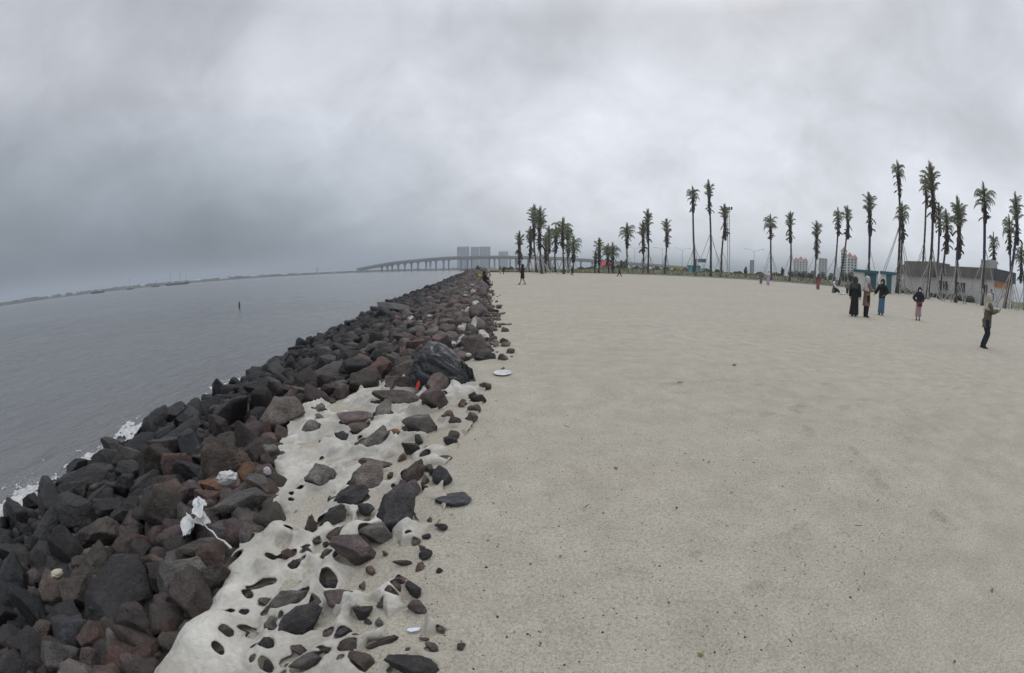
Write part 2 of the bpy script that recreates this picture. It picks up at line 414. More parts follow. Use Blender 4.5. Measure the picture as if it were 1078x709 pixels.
for tr in range(22):                             # tracks of steps
    x0, y0, a = fr.uniform(.6, 12), fr.uniform(1.5, 13), fr.uniform(0, 6.28)
    for k in range(16):
        q = .085*(1 if k % 2 else -1); pit(x0+.6*k*math.cos(a)-q*math.sin(a), y0+.6*k*math.sin(a)+q*math.cos(a), a+fr.normal()*.15, .05, fr.uniform(.016, .036))
s_ = edge(GY)-GX
GZ = GZ+micro*np.where(s_ > 1.5, .6, 1.0)
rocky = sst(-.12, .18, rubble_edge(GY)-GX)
turf = sst(90, 95, GD+3*fbm(GX*.1, GY*.1, 3, 4))*np.where(s_ < 1, 1, 0)
idx = np.arange(GX.size).reshape(GX.shape)
Q = np.stack([idx[:-1, :-1], idx[:-1, 1:], idx[1:, 1:], idx[1:, :-1]], -1).reshape(-1, 4)
me = np_mesh('beach_ground', np.stack([GX, GY, GZ], -1).reshape(-1, 3), Q, M['sand'], True, {'rocky': rocky.ravel(), 'turf': turf.ravel()}, 4)
tag(link('beach_ground', me), 'wide flat grey sand beach running from the rocks to the palms', 'beach', kind='structure')

# ------------------------------------------------------------------ water
wx = np.concatenate([-geo(4.6, 6000, .05, 1.022)[::-1], axis([(-4.5, -3.5, .1)])])
wy = np.concatenate([-geo(2, 900, .3, 1.3)[::-1], axis([(-1.8, 1, .1), (1, 12, .06)]), geo(12, 6000, .06, 1.025)])
wx = np.concatenate([wx, geo(-3.4, 40, .5, 1.2)])
WX, WY = np.meshgrid(wx, wy); WD = np.hypot(WX, WY)
wfade = 1-sst(25, 120, WD)
WZ = ZW+wfade*(.16*fbm(WX*.55+WY*.3, WY*.28-WX*.2, 4, 41)+.06*fbm(WX*2.2, WY*1.2, 3, 47))
ws = edge(WY)-WX-width(WY)
shore = np.exp(-np.maximum(ws+.9, 0)/1.1)
WZ += .05*np.sin((ws)*2.2+2*fbm(WX*.4, WY*.4, 2, 3))*np.exp(-np.maximum(ws, 0)/3)*wfade
idx = np.arange(WX.size).reshape(WX.shape)
Q = np.stack([idx[:-1, :-1], idx[:-1, 1:], idx[1:, 1:], idx[1:, :-1]], -1).reshape(-1, 4)
me = np_mesh('sea_water', np.stack([WX, WY, WZ], -1).reshape(-1, 3), Q, M['water'], True, {'shore': shore.ravel()}, 4)
tag(link('sea_water', me), 'calm murky grey sea water reaching to the far coast', 'sea', kind='structure')

# ------------------------------------------------------------------ rocks
def ico(sub):
    bm = bmesh.new(); bmesh.ops.create_icosphere(bm, subdivisions=sub, radius=1.0)
    v = np.array([x.co[:] for x in bm.verts]); f = np.array([[q.index for q in p.verts] for p in bm.faces]); bm.free(); return v, f
ICO = {k: ico(k) for k in (1, 2, 3, 4, 5)}
def rock_shape(seed, sub):
    g = np.random.default_rng(seed); d, f = ICO[sub]; n = int(g.integers(9, 15))
    pn = g.normal(size=(n, 3)); pn /= np.linalg.norm(pn, axis=1)[:, None]; p = g.uniform(.62, 1.0, n)
    dot = np.maximum(d@pn.T, 0)/p; k = 70
    r = (np.sum(dot**k, axis=1)+.55**k)**(-1.0/k); r = np.minimum(r, 1.6)
    if sub >= 3:
        o = Vector((seed*3.1, seed*1.7, 0))
        r = r*(1+np.array([.07*mnoise.fractal(Vector(v)*1.9+o, .75, 2.1, 7)-.05*max(0, .12-abs(mnoise.noise(Vector(v)*3.1+o)))/.12*(.5+.5*mnoise.noise(Vector(v)*1.3-o))+.02*mnoise.noise(Vector(v)*9+o) for v in d]))
    else: r = r*(1+.08*g.normal(size=len(d)))
    V = d*r[:, None]*np.array([1, g.uniform(.8, 1.05), g.uniform(.8, 1.0)])
    V -= (V.max(0)+V.min(0))/2; V /= (V.max(0)-V.min(0)); return V, f
NP = 16
PROTO = []
for k in range(NP):
    V, f = rock_shape(100+k, 5); PROTO.append(np_mesh('boulder', V, f, M['rock_dry'], False))
LOW = {2: [rock_shape(200+k, 2) for k in range(12)], 3: [rock_shape(300+k, 3) for k in range(12)], 1: [rock_shape(400+k, 1) for k in range(8)]}
COL = {'black': (.011, .011, .012), 'dark grey': (.024, .023, .023), 'blue grey': (.032, .033, .037), 'grey': (.066, .061, .056), 'pale grey': (.090, .083, .076),
       'brown': (.050, .040, .034), 'dark brown': (.033, .027, .024), 'reddish brown': (.058, .039, .033), 'purple brown': (.056, .043, .042), 'orange brown': (.108, .060, .034), 'grey brown': (.060, .051, .045)}
ROCKS = []        # (x, y, halfwidth)
def rock_obj(name, loc, scale, rot, colour, label, group, wet=False, proto=None, bright=1.2):
    o = bpy.data.objects.new(name, PROTO[proto if proto is not None else random.randrange(NP)]); C.objects.link(o)
    o.location = loc; o.scale = scale; o.rotation_euler = rot
    j = random.uniform(.8, 1.2)*bright; c = COL[colour]; o.color = (c[0]*j, c[1]*j, c[2]*j, 1)
    if wet:
        o.material_slots[0].link = 'OBJECT'; o.material_slots[0].material = M['rock_wet']
    return tag(o, label, 'rock', group)

# hand placed from the photograph: px, py, w, h, colour, label words, mode (r rubble, c pokes through cloth, s on sand)
HAND = [
 (51,567,46,40,'dark grey','large dark grey block with flat top at the left edge near the surf','r'),
 (126,634,82,58,'dark grey','biggest dark rounded boulder low on the left of the rock slope','r'),
 (195,617,68,56,'pale grey','large pale grey angular boulder touching the lower left cloth edge','r'),
 (78,672,46,50,'blue grey','tilted blue grey slab with layered face near the bottom left corner','r'),
 (215,583,52,32,'grey brown','grey brown boulder wedged above the large pale grey angular one','r'),
 (179,658,28,22,'reddish brown','small reddish stone tucked under the large pale grey boulder','r'),
 (100,608,52,54,'brown','knobbly brown boulder left of the biggest dark rounded one','r'),
 (168,590,46,28,'dark brown','dark brown wedge pointing down left under the torn white plastic','r'),
 (140,578,46,30,'reddish brown','reddish brown ridge shaped rock above the biggest dark boulder','r'),
 (106,570,50,40,'brown','square brown block right of the flat topped left edge block','r'),
 (183,560,32,28,'purple brown','purple brown stone just left of the torn white plastic','r'),
 (15,632,48,66,'black','tall black wet boulder cut by the left edge of the picture','r'),
 (42,655,32,62,'black','black upright wedge beside the tilted blue grey slab','r'),
 (95,512,64,30,'dark grey','long flat wet slab lying just below the surf','r'),
 (100,532,46,22,'dark grey','low dark ledge with pale top under the long wet slab','r'),
 (57,526,30,24,'black','black dripping rock where the wave breaks','r'),
 (102,494,16,20,'black','small black upright stone standing inside the white splash','r'),
 (188,466,62,32,'dark grey','broad smooth dark boulder at the waterline left of the orange stone','r'),
 (230,478,54,30,'brown','wide brown slab above the orange brown stone','r'),
 (228,516,30,22,'orange brown','orange brown stone under the crumpled white plastic','r'),
 (260,505,24,30,'orange brown','upright rust coloured stone right of the crumpled white plastic','r'),
 (256,536,62,34,'grey','long cracked grey block resting against the cloth edge','r'),
 (222,541,34,20,'grey brown','thin grey brown slab under the long cracked grey block','r'),
 (276,517,30,32,'grey','grey stone leaning on the tall white cloth fold','r'),
 (146,476,40,24,'black','black rock at the waterline beside the broad smooth boulder','r'),
 (120,686,48,26,'dark brown','dark brown lump at the bottom edge left of the cloth','r'),
 (152,692,52,32,'reddish brown','reddish flat rock at the bottom edge beside the cloth','r'),
 (205,504,36,36,'black','black rock in shade left of the orange brown stone','r'),
 (150,520,48,30,'dark grey','charcoal boulder midway between the surf and the torn plastic','r'),
 (60,612,40,28,'dark grey','dim grey rock behind the knobbly brown boulder','r'),
 (20,590,40,30,'dark grey','dark rock under the flat topped left edge block','r'),
 (298,434,34,32,'reddish brown','red brown cube shaped boulder above the tall cloth fold','r'),
 (273,480,38,30,'dark brown','dark brown boulder left of the tall cloth fold','r'),
 (262,462,44,24,'purple brown','purple brown slab above the dark brown boulder by the cloth fold','r'),
 (322,420,34,22,'reddish brown','reddish boulder at the upper left corner of the cloth','r'),
 (278,416,40,26,'dark grey','dark grey boulder behind the red brown cube shaped one','r'),
 (245,440,44,24,'dark grey','dark flat boulder near the waterline above the wide brown slab','r'),
 (345,400,40,24,'brown','brown boulder with flat face above the cloth corner','r'),
 (377,404,24,18,'grey','grey block at the head of the cloth strip','r'),
 (414,332,34,16,'dark grey','long dark slab lying across the slope above the black bag','r'),
 (400,372,28,18,'brown','brown boulder upslope to the left of the black bag','r'),
 (428,362,26,16,'reddish brown','reddish boulder just left of the top of the black bag','r'),
 (446,392,22,20,'dark brown','dark brown stone pressed against the left side of the black bag','r'),
 (424,409,36,16,'brown','brown boulder below left of the black bag by the red plastic','c'),
 (460,413,26,22,'grey brown','round grey brown boulder right under the black bag','c'),
 (457,427,28,20,'purple brown','purple brown boulder below the round one under the bag','c'),
 (417,425,50,16,'grey brown','wide flat grey brown boulder at the top of the cloth','c'),
 (487,404,34,13,'dark brown','flat dark brown rock under the right end of the black bag','s'),
 (508,365,18,10,'grey brown','grey brown rock on sand right of the black bag','s'),
 (510,376,24,11,'dark grey','dark oblong rock on sand near the white foam plate','s'),
 (503,421,18,8,'dark grey','dark half buried rock right of the cloth below the bag','c'),
 (499,430,14,8,'grey brown','small half buried stone at the right edge of the cloth','c'),
 (478,443,15,9,'brown','small brown stone on the sandy right end of the cloth','c'),
 (338,508,34,24,'grey','square grey block poking through the tall cloth fold','c'),
 (386,511,38,27,'grey brown','smooth rounded brown boulder ringed by cloth right of the square block','c'),
 (371,528,36,22,'dark grey','dark flat rock below the smooth rounded boulder on the cloth','c'),
 (417,545,40,40,'dark grey','dark pointed boulder in the middle of the sandy cloth','c'),
 (393,469,36,22,'grey','grey rock with a cloth tongue laid over it','c'),
 (375,446,36,15,'purple brown','flat purple grey slab near the top of the cloth','c'),
 (442,453,36,19,'grey','broad flat grey slab right of centre near the cloth top','c'),
 (380,455,24,13,'brown','brown stone tucked under the flat purple grey slab','c'),
 (329,455,20,15,'grey','grey stone framed by cloth near the red brown cube','c'),
 (396,491,34,14,'grey brown','low grey brown stone just above the smooth rounded boulder','c'),
 (349,544,32,16,'dark grey','dark flat rock below the square grey block','c'),
 (356,559,26,13,'brown','brown rock with a cloth strip across it','c'),
 (327,557,14,22,'brown','brown upright stone showing through a ragged cloth tear','c'),
 (396,565,32,22,'grey','grey rock behind the big purple brown boulder','c'),
 (374,584,46,30,'purple brown','big purple brown boulder lying on sand and cloth','c'),
 (435,498,24,20,'brown','brown stone showing in a cloth hole near the right edge','c'),
 (360,462,13,11,'dark grey','small dark stone in a round cloth hole near the slab','c'),
 (260,568,15,22,'grey','grey stone showing through a slit in the lower left cloth','c'),
 (424,511,10,9,'brown','small brown stone in a hole left of the dark slate','c'),
 (411,501,7,6,'brown','tiny brown stone poking out beside the smooth rounded boulder','c'),
 (449,563,9,8,'dark grey','small dark stone right of the dark pointed boulder','s'),
 (346,581,17,10,'brown','small brown stone left of the big purple brown boulder','c'),
 (310,594,13,12,'dark grey','small dark round stone ringed by sand below the cloth mound','c'),
 (270,585,8,11,'dark grey','small dark stone peeping through the smooth lower cloth','c'),
 (288,594,9,9,'dark grey','dark chip in a hole right of the smooth lower cloth mound','c'),
 (403,437,20,16,'grey','grey stone between the purple grey slab and the grey slab','c'),
 (341,470,10,8,'brown','little brown stone at the top of the tall cloth fold','c'),
 (415,457,14,9,'orange brown','small orange brown stone left of the broad flat slab','c'),
 (477,521,36,16,'blue grey','flat dark slate lying on open sand right of the cloth','s'),
 (464,551,13,10,'dark grey','small dark stone on sand below the flat slate','s'),
 (463,480,26,10,'grey brown','half buried stone on sand above the flat slate','s'),
 (306,634,46,24,'grey','large grey boulder with flat top near the bottom of the cloth','c'),
 (318,656,48,26,'dark grey','dark undercut boulder below the flat topped grey one','c'),  # separate darker stone for the shaded lower side of the boulder above
 (434,702,50,24,'dark grey','dark slab at the bottom edge right of the cloth','c'),
 (401,672,34,9,'dark brown','long narrow dark ridge rock above the bottom slab','c'),
 (424,589,22,6,'dark brown','thin dark sliver of rock right of the big purple boulder','c'),
 (322,697,34,18,'grey','grey rock at the bottom edge under the cloth web','c'),
 (360,665,18,13,'dark grey','dark stone alone in the sandy cloth hollow','c'),
 (245,676,12,12,'grey brown','grey brown stone in a hole of the bottom left cloth','c'),
 (236,693,8,12,'grey brown','narrow stone low in the bottom left cloth','c'),
 (275,615,32,6,'dark brown','thin dark rock edge along a long cloth tear','c'),
 (281,680,15,17,'dark grey','dark stone beside the torn webbing at the bottom','c'),
 (281,703,10,14,'dark grey','dark stone at the bottom edge inside the torn webbing','c'),
 (263,630,8,12,'dark grey','small dark stone at the upper left of the torn webbing','c'),
 (258,647,9,8,'dark grey','small dark stone midway down the torn webbing','c'),
 (410,611,5,5,'brown','pea sized brown stone on the pale sand bump','c'),
 (446,671,10,6,'brown','flat brown chip beside the white scrap on the sand','s'),
 (517,328,17,6,'dark brown','flat dark stone on sand beyond the black bag','s'),
 (489,360,14,9,'brown','brown stone touching the top right of the black bag','s'),
]
for i, (px, py, w, h, col, lab, mode) in enumerate(HAND):
    P, t = hit(px, py, off=.04 if w > 12 else .02)
    size = w*t/F; el = abs(ray(px, py).z); ce = math.sqrt(1-el*el)
    zz = h*t/F/(1.25*el+ce*.9); yy = zz*1.25
    if mode == 'c': zz *= 1.6; yy *= 1.12
    if 'slate' in lab and mode == 's' and w > 30: zz = size*.16; yy = size*.85
    az = math.atan2(P.x, P.y)
    P.z = ground1(P.x, P.y)+zz*(.30 if mode == 'r' else .30 if mode == 'c' else .24)
    wet = P.x < -2.6
    rock_obj('rock', P, (size*1.06, yy*1.06, zz*1.2), (random.uniform(-.12, .12), random.uniform(-.12, .12), -az+random.uniform(-.2, .2)), col, lab, 'rocks of the seawall', wet, None, 2.5 if mode != 'r' else 1.0 if wet else 1.55)
    ROCKS.append((P.x, P.y, max(size, yy)*.5, P.z, zz, mode, size, yy, az, px, py, lab, t))

DIRS = ['right of', 'above and right of', 'above', 'above and left of', 'left of', 'below and left of', 'below', 'below and right of']
used = {}
STOP = set('the at of with a left right just by above under near beside in on behind to poking showing lying half across below upslope cut ringed along where low close inside pointing from through'.split())
def relabel(px, py, first, refs):
    r = min(refs, key=lambda r: (r[9]-px)**2+(r[10]-py)**2)
    a = math.degrees(math.atan2(-(py-r[10]), px-r[9])) % 360; dr = DIRS[int(((a+22.5) % 360)//45)]
    wl = r[11].split()
    for L in (4, 5, 6, 7, 8):
        w = wl[:L]
        while w[-1] in STOP: w = w[:-1]
        if sum(h[5].startswith(' '.join(w)) for h in HAND) < 2: break
    wl = w; cut = len(w)
    far = math.hypot(px-r[9], py-r[10])
    lab = f"{first} {'far ' if far > 90 else 'close ' if far < 40 else ''}{dr} the {' '.join(wl[:cut])}"
    if len(lab.split()) > 14: lab = lab.replace('close ', '').replace('far ', '')
    if len(lab.split()) > 14: lab = lab.replace(' in the sheet', '').replace('medium sized', 'middling').replace(' and ', ' ')
    w = lab.split()[:15]
    while w[-1] in STOP: w = w[:-1]
    lab = ' '.join(w)
    return lab
# more stones poking through the sheet and half buried beside it
gs = np.random.default_rng(21); PXA = np.array([p[0] for p in CL_PX]); PYA = np.array([p[1] for p in CL_PX]); made = 0; refs = [r for r in ROCKS if r[6]*F/r[12] > 20 and r[5] == 'c']
for k in range(4000):
    if made >= 84: break
    px, py = float(gs.uniform(215, 520)), float(gs.uniform(392, 706)); w = float(6+22*gs.beta(1.1, 2.6))*(1 if py < 600 else 1.1)
    ins = bool(in_cloth(np.array([px]), np.array([py]), PXA, PYA)[0]); P, t = hit(px, py, off=.04); s_ = float(edge(P.y))-P.x
    if not ins and (not (-.12 < s_ < .25 and P.y > 1.2) or gs.random() < .8): continue
    if not ins and gs.random() < .6: continue
    if s_ > .85 and gs.random() < .88: continue
    size = w*t/F
    if any((P.x-r[0])**2+(P.y-r[1])**2 < (1.02*(size*.5+r[2]))**2 for r in ROCKS): continue
    col = ['grey', 'grey brown', 'brown', 'dark grey', 'purple brown', 'dark grey', 'reddish brown'][int(gs.integers(0, 7))]; zz = size*float(gs.uniform(.6, .95)); yy = size*float(gs.uniform(.7, 1.0)); az = math.atan2(P.x, P.y)
    lab = relabel(px, py, f"{'small' if w < 11 else 'fist sized' if w < 17 else 'head sized'} {col} stone in the sheet", refs)
    P.z = ground1(P.x, P.y)+zz*.28
    o = rock_obj('rock', P, (size*1.06, yy*1.06, zz*1.2), (gs.normal()*.2, gs.normal()*.2, float(gs.uniform(0, 6.3))), col, lab, 'rocks of the seawall', False, None, 2.5)
    used.setdefault(lab, []).append((o, px, py)); made += 1
    ROCKS.append((P.x, P.y, max(size, yy)*.5, P.z, zz, 'c' if ins else 's', size, yy, az, px, py, lab, t))
# random packing of the rest of the slope
cell = {}
def near_ok(x, y, r, f=.78):
    R = int(math.ceil((r+.6)/.5)); cx, cy = int(x//.5), int(y//.5)
    for a in range(cx-R, cx+R+1):
        for b in range(cy-R, cy+R+1):
            for (X, Y, q) in cell.get((a, b), ()):
                if (X-x)**2+(Y-y)**2 < (f*(r+q))**2: return False
    return True
def put(x, y, r): cell.setdefault((int(x//.5), int(y//.5)), []).append((x, y, r))
for r in ROCKS: put(r[0], r[1], r[2]*.86)
for q in ((529, 394), (520, 396), (538, 393)): P = hit(*q)[0]; put(P.x, P.y, .16)
for q in ((450, 395), (470, 392), (490, 392), (460, 378)): P = hit(*q, off=.1)[0]; put(P.x, P.y, .30)
CAND = []
rg = np.random.default_rng(11)
def scatter(y0, y1, n, smin, smax, f):
    for k in range(n):
        y = rg.uniform(y0, y1); E = float(edge(y)); W = float(width(y))
        s = rg.uniform(.0, W+1.3); x = E-s
        size = float(smin+(smax-smin)*rg.beta(1.6, 2.6)); size *= 1+max(0, y-40)/110
        if y < 1.6: size = min(size, .20+.10*max(y, 0))
        elif y < 2.6: size = min(size, .42)
        if y < 7 and x+size*.18 > float(rubble_edge(y)): continue
        if y >= 7 and (s < .22+size*.3 or (s < .9 and rg.random() < .5)): continue
        if s > W+.2 or (s > W-.15 and rg.random() < .5): continue
        if not near_ok(x, y, size*.5, f): continue
        put(x, y, size*.5); CAND.append((x, y, size, s/W))
scatter(-.6, 9, 2600, .32, .68, .92); scatter(-.6, 9, 10000, .14, .36, .80)
scatter(9, 30, 5200, .30, .68, .82); scatter(9, 30, 9000, .20, .40, .82)
scatter(30, 90, 9000, .34, .72, .8); scatter(90, 330, 12000, .45, .85, .85)
# loose stones scattered on the sand along the edge of the wall
for k in range(150):
    y = 5.5*math.exp(rg.uniform(0, 3.2)); x = float(edge(y))+abs(rg.normal())*.22-.12; size = float(rg.uniform(.05, .26))
    if near_ok(x, y, size*.5, .9): put(x, y, size*.5); CAND.append((x, y, size, -.02))
def pick_colour(q, y):
    u = rg.random()
    if q < 0: return ['brown', 'dark brown', 'grey brown'][int(u*3)]
    w = q+rg.normal()*.10
    if w > .78: return 'black' if u < .55 else 'dark grey'
    if w > .52: return ['dark grey', 'dark grey', 'black', 'dark brown', 'brown'][int(u*5)]
    if w > .28: return ['brown', 'reddish brown', 'dark brown', 'dark grey', 'purple brown', 'grey brown'][int(u*6)]
    return ['brown', 'reddish brown', 'purple brown', 'grey brown', 'grey', 'dark brown'][int(u*6)]
cands = []
for (x, y, size, q) in CAND:
    g = ground1(x, y); zr = size*rg.uniform(.6, .95); z = g+zr*(rg.uniform(.15, .55 if y < 6 else .36) if q >= 0 else .15)
    px, py = proj((x, y, z)); dd = math.sqrt(x*x+y*y+(z-CAM_H)**2); aw = size*F/dd
    inside = 0 < px < 1078 and 0 < py < 705 and y > .1
    cands.append([x, y, z, size, zr, q, px, py, aw if inside else 0, dd])
cands.sort(key=lambda c: -c[8])
N_IND = 322-len(ROCKS)
bigs = [r for r in ROCKS if r[6]*F/r[12] > 26]
def short(l): return l
HEAP = []
for i, (x, y, z, size, zr, q, px, py, aw, dd) in enumerate(cands):
    col = pick_colour(q, y); sx, sy, sz = size*1.1, size*rg.uniform(.75, 1.05)*1.1, zr*1.25
    rot = (rg.normal()*.35, rg.normal()*.35, rg.uniform(0, 6.28))
    if i < N_IND and aw > 0:
        sizew = 'large' if aw > 62 else 'medium sized' if aw > 42 else 'small' if aw > 30 else 'little'
        form = 'slab' if sz < .62*sx else 'block' if sz < .74*sx else 'boulder'
        lab = relabel(px, py, f'{sizew} {col} {form}', bigs)
        used.setdefault(lab, []).append((rock_obj('rock', (x, y, z), (sx, sy, sz), rot, col, lab, 'rocks of the seawall', q > .62, None, 2.1 if q < 0 else 1.6 if q < .55 else 1.05), px, py))
    else:
        j = rg.uniform(.8, 1.3)*(2.1 if q < 0 else 1.6 if q < .55 else 1.1); c = COL[col]
        HEAP.append((x, y, z, sx, sy, sz, rot, (c[0]*j, c[1]*j, c[2]*j), dd))
for lab, lst in used.items():
    if len(lst) > 1:
        lst.sort(key=lambda q: -q[2]); words = ['nearest', 'second nearest', 'third nearest', 'fourth nearest', 'fifth nearest', 'sixth nearest', 'seventh nearest', 'eighth nearest']
        for k, (o, px, py) in enumerate(lst): o['label'] = ' '.join((words[min(k, 7)]+' '+lab).replace('medium sized', 'middling').replace('close ', '').split()[:16])
VV = []; FF = []; TT = []; off = 0
# a lower filling layer, coloured darker as shade in the boulder gaps
for k in range(5200):
    y = float(rg.uniform(-.5, 14)) if k < 4300 else float(rg.uniform(14, 45)); E = float(edge(y)); W = float(width(y)); x = E-rg.uniform(.1, W+1.0)
    if y < 7 and x > float(rubble_edge(y))+.02: continue
    size = float(rg.uniform(.10, .32)); c = COL[pick_colour((E-x)/W, y)]
    HEAP.append((x, y, ground1(x, y)+size*.05, size, size*rg.uniform(.7, 1), size*.7, (rg.normal()*.4, rg.normal()*.4, rg.uniform(0, 6)), c, math.hypot(x, y)))
for (x, y, z, sx, sy, sz, rot, c, dd) in HEAP:
    lv = 3 if dd < 20 else 2 if dd < 75 else 1
    V, f = LOW[lv][int(rg.integers(0, len(LOW[lv])))]
    R = np.array(Euler(rot).to_matrix()); VV.append((V*np.array([sx, sy, sz]))@R.T+np.array([x, y, z])); FF.append(f+off); off += len(V)
    TT.append(np.tile(np.array([*c, 1.0]), (len(V), 1)))
me = np_mesh('rock_heap', np.concatenate(VV), np.concatenate(FF), M['rock_heap'], False, {'tint': np.concatenate(TT)})
tag(link('rock_heap', me), 'mass of smaller and far rocks of the seawall between sand and sea', 'rocks', kind='stuff')
print('ROCKS hand', len(HAND), 'cand', len(CAND), 'heap', len(HEAP))

# ------------------------------------------------------------------ geotextile sheet: a membrane relaxed over the stones
def membrane(name, X0, X1, Y0, Y1, st, px_poly, seed, label, cat, mat, holes=(), lift=0.0):
    gx = np.arange(X0, X1, st); gy = np.arange(Y0, Y1, st); GX, GY = np.meshgrid(gx, gy)
    PX = np.array([p[0] for p in px_poly]); PY = np.array([p[1] for p in px_poly])
    wob = .05*fbm(GX*7, GY*7, 3, seed+60); inside = in_cloth(GX+wob, GY+1.3*wob, PX, PY)
    base = ground(GX, GY); lf = sst(.30, .85, edge(GY)-GX); B = base.copy()-.012+.018*fbm(GX*3, GY*3, 3, seed)+lf*(.012+.19*fbm(GX*1.7, GY*1.7, 3, seed+2))-.034*sst(.75, .15, edge(GY)-GX)
    g = np.random.default_rng(seed)
    for k in range(int((X1-X0)*(Y1-Y0)*9)):                       # buried stones that only tent the cloth
        bx, by, r, hh = g.uniform(X0, X1), g.uniform(Y0, Y1), g.uniform(.03, .15), g.uniform(.03, .17)
        hh *= 1.0 if bx < float(edge(by))-.35 else .45
        a = g.uniform(0, 6.3); u = (GX-bx)*math.cos(a)+(GY-by)*math.sin(a); v = -(GX-bx)*math.sin(a)+(GY-by)*math.cos(a)
        q = (u/r)**2+(v/(r*.7))**2; B = np.maximum(B, np.where(q < 1, base+hh*np.sqrt(np.maximum(1-q, 0)), -9))
    bury = np.zeros(GX.shape)
    for (px, py, wpx) in BURY:
        P, t = hit(px, py); r = wpx*t/F/2; q = ((GX-P.x)/r)**2+((GY-P.y)/(r*1.4))**2+1.3*fbm(GX*4, GY*4, 3, int(px)); bury = np.maximum(bury, sst(1.15, .45, q))
    for (px, py, wpx, hh) in BULGES:
        P, t = hit(px, py, off=hh*.6); r = wpx*t/F/2; q = ((GX-P.x)/r)**2+((GY-P.y)/(r*1.15))**2+.5*fbm(GX*5, GY*5, 2, int(px))
        B = np.maximum(B, np.where(q < 1, base+hh*np.sqrt(np.maximum(1-q, 0)), -9))
    hole = np.zeros(GX.shape, bool)
    for (x, y, hw, z, zz, mode, size, yy, az, px, py, lab, t) in ROCKS:
        if x < X0-.4 or x > X1+.4 or y < Y0-.4 or y > Y1+.4: continue
        c, s = math.cos(-az), math.sin(-az); u = (GX-x)*c+(GY-y)*s; v = -(GX-x)*s+(GY-y)*c
        q = (u/(size*.56))**2+(v/(yy*.56))**2
        kk = .62 if mode == 'c' else .85
        B = np.maximum(B, np.where(q < 1.25, z-.05*zz+(zz*.60*kk)*np.sqrt(np.maximum(1.25-q, 0))/1.118-.12*zz, -9))
        if mode == 'c':
            rag = .62*fbm(GX*13, GY*13, 4, seed+5)
            hole |= (q+rag) < (.80 if size > .10 else .72)
    Z = np.maximum(B, base+.0)
    for it in range(12):                                           # wide start, then relax
        Z = np.maximum(B, np.maximum.reduce([Z, np.roll(Z, 1, 0)-st*.7, np.roll(Z, -1, 0)-st*.7, np.roll(Z, 1, 1)-st*.7, np.roll(Z, -1, 1)-st*.7]))
    for it in range(150):
        A = (np.roll(Z, 1, 0)+np.roll(Z, -1, 0)+np.roll(Z, 1, 1)+np.roll(Z, -1, 1))/4
        Z = np.maximum(B, A-.00028)
    for it in range(1): Z = (Z*2+np.roll(Z, 1, 0)+np.roll(Z, -1, 0)+np.roll(Z, 1, 1)+np.roll(Z, -1, 1))/6
    free = np.clip((Z-B)/.03, 0, 1)
    Z = Z-bury*.055*sst(.16, .05, Z-base)
    Z = Z+.034*free*(.5-np.abs(fbm(GX*3.2+.6*GY, GY*1.7, 3, seed+7))*4).clip(-.5, .5)+.007*fbm(GX*16, GY*16, 2, seed+8)+.014*np.exp(-(fbm(GX*2.6+GY*1.1+.5*fbm(GX*2,GY*2,2,5), GY*1.5-GX*.9, 2, seed+11)/.05)**2)*sst(0, .03, Z-base)+.004*np.exp(-(fbm(GX*6-GY*2, GY*4+GX*3, 2, seed+12)/.05)**2)*sst(0, .03, Z-base)+lift
    for (hx, hy, hr, ha) in holes:                                # small tears
        u = (GX-hx)*math.cos(ha)+(GY-hy)*math.sin(ha); v = -(GX-hx)*math.sin(ha)+(GY-hy)*math.cos(ha)
        hole |= ((u/(hr*1.7))**2+(v/hr)**2+1.7*fbm(GX*20, GY*20, 3, seed+9)) < .8
    vert_ok = inside & ~hole
    idx = np.arange(GX.size).reshape(GX.shape)
    ok = vert_ok[:-1, :-1] & vert_ok[:-1, 1:] & vert_ok[1:, 1:] & vert_ok[1:, :-1]
    Q = np.stack([idx[:-1, :-1], idx[:-1, 1:], idx[1:, 1:], idx[1:, :-1]], -1)[ok]
    use = np.unique(Q); rem = -np.ones(GX.size, int); rem[use] = np.arange(len(use))
    V = np.stack([GX, GY, Z], -1).reshape(-1, 3)
    E = np.concatenate([Q[:, [0, 1]], Q[:, [1, 2]], Q[:, [2, 3]], Q[:, [3, 0]]]); E.sort(1); E, cn = np.unique(E, axis=0, return_counts=True); E = E[cn == 1]
    for it in range(2):                                           # round off the stair-steps of the torn edges
        acc = np.zeros((len(V), 3)); num = np.zeros(len(V))
        for a, b in ((0, 1), (1, 0)): np.add.at(acc, E[:, a], V[E[:, b]]); np.add.at(num, E[:, a], 1)
        m_ = num > 0; V[m_] = .45*V[m_]+.55*acc[m_]/num[m_][:, None]
    V = V[use]
    dust = np.clip(.95-(Z-base)/.085, 0, 1)*sst(-1.5, .0, GX-edge(GY))
    me = np_mesh(name, V, rem[Q], mat, True, {'dust': dust.ravel()[use]}, 4)
    o = link(name, me); so = o.modifiers.new('thickness', 'SOLIDIFY'); so.thickness = .006; so.offset = -1
    return tag(o, label, cat)
BURY = [(392, 548, 46), (424, 592, 56), (362, 617, 54), (385, 652, 50), (442, 540, 44), (346, 578, 34), (432, 515, 34), (470, 462, 44), (430, 474, 40), (455, 432, 34), (420, 484, 34), (400, 604, 50), (470, 690, 60), (430, 664, 50), (395, 692, 36), (446, 614, 60), (360, 548, 26), (440, 440, 36), (475, 640, 50), (490, 420, 26), (455, 500, 40), (350, 650, 26), (405, 575, 40), (330, 600, 24), (470, 570, 50), (452, 700, 50), (318, 560, 18), (300, 575, 16), (405, 505, 22), (370, 490, 18), (345, 525, 14)]
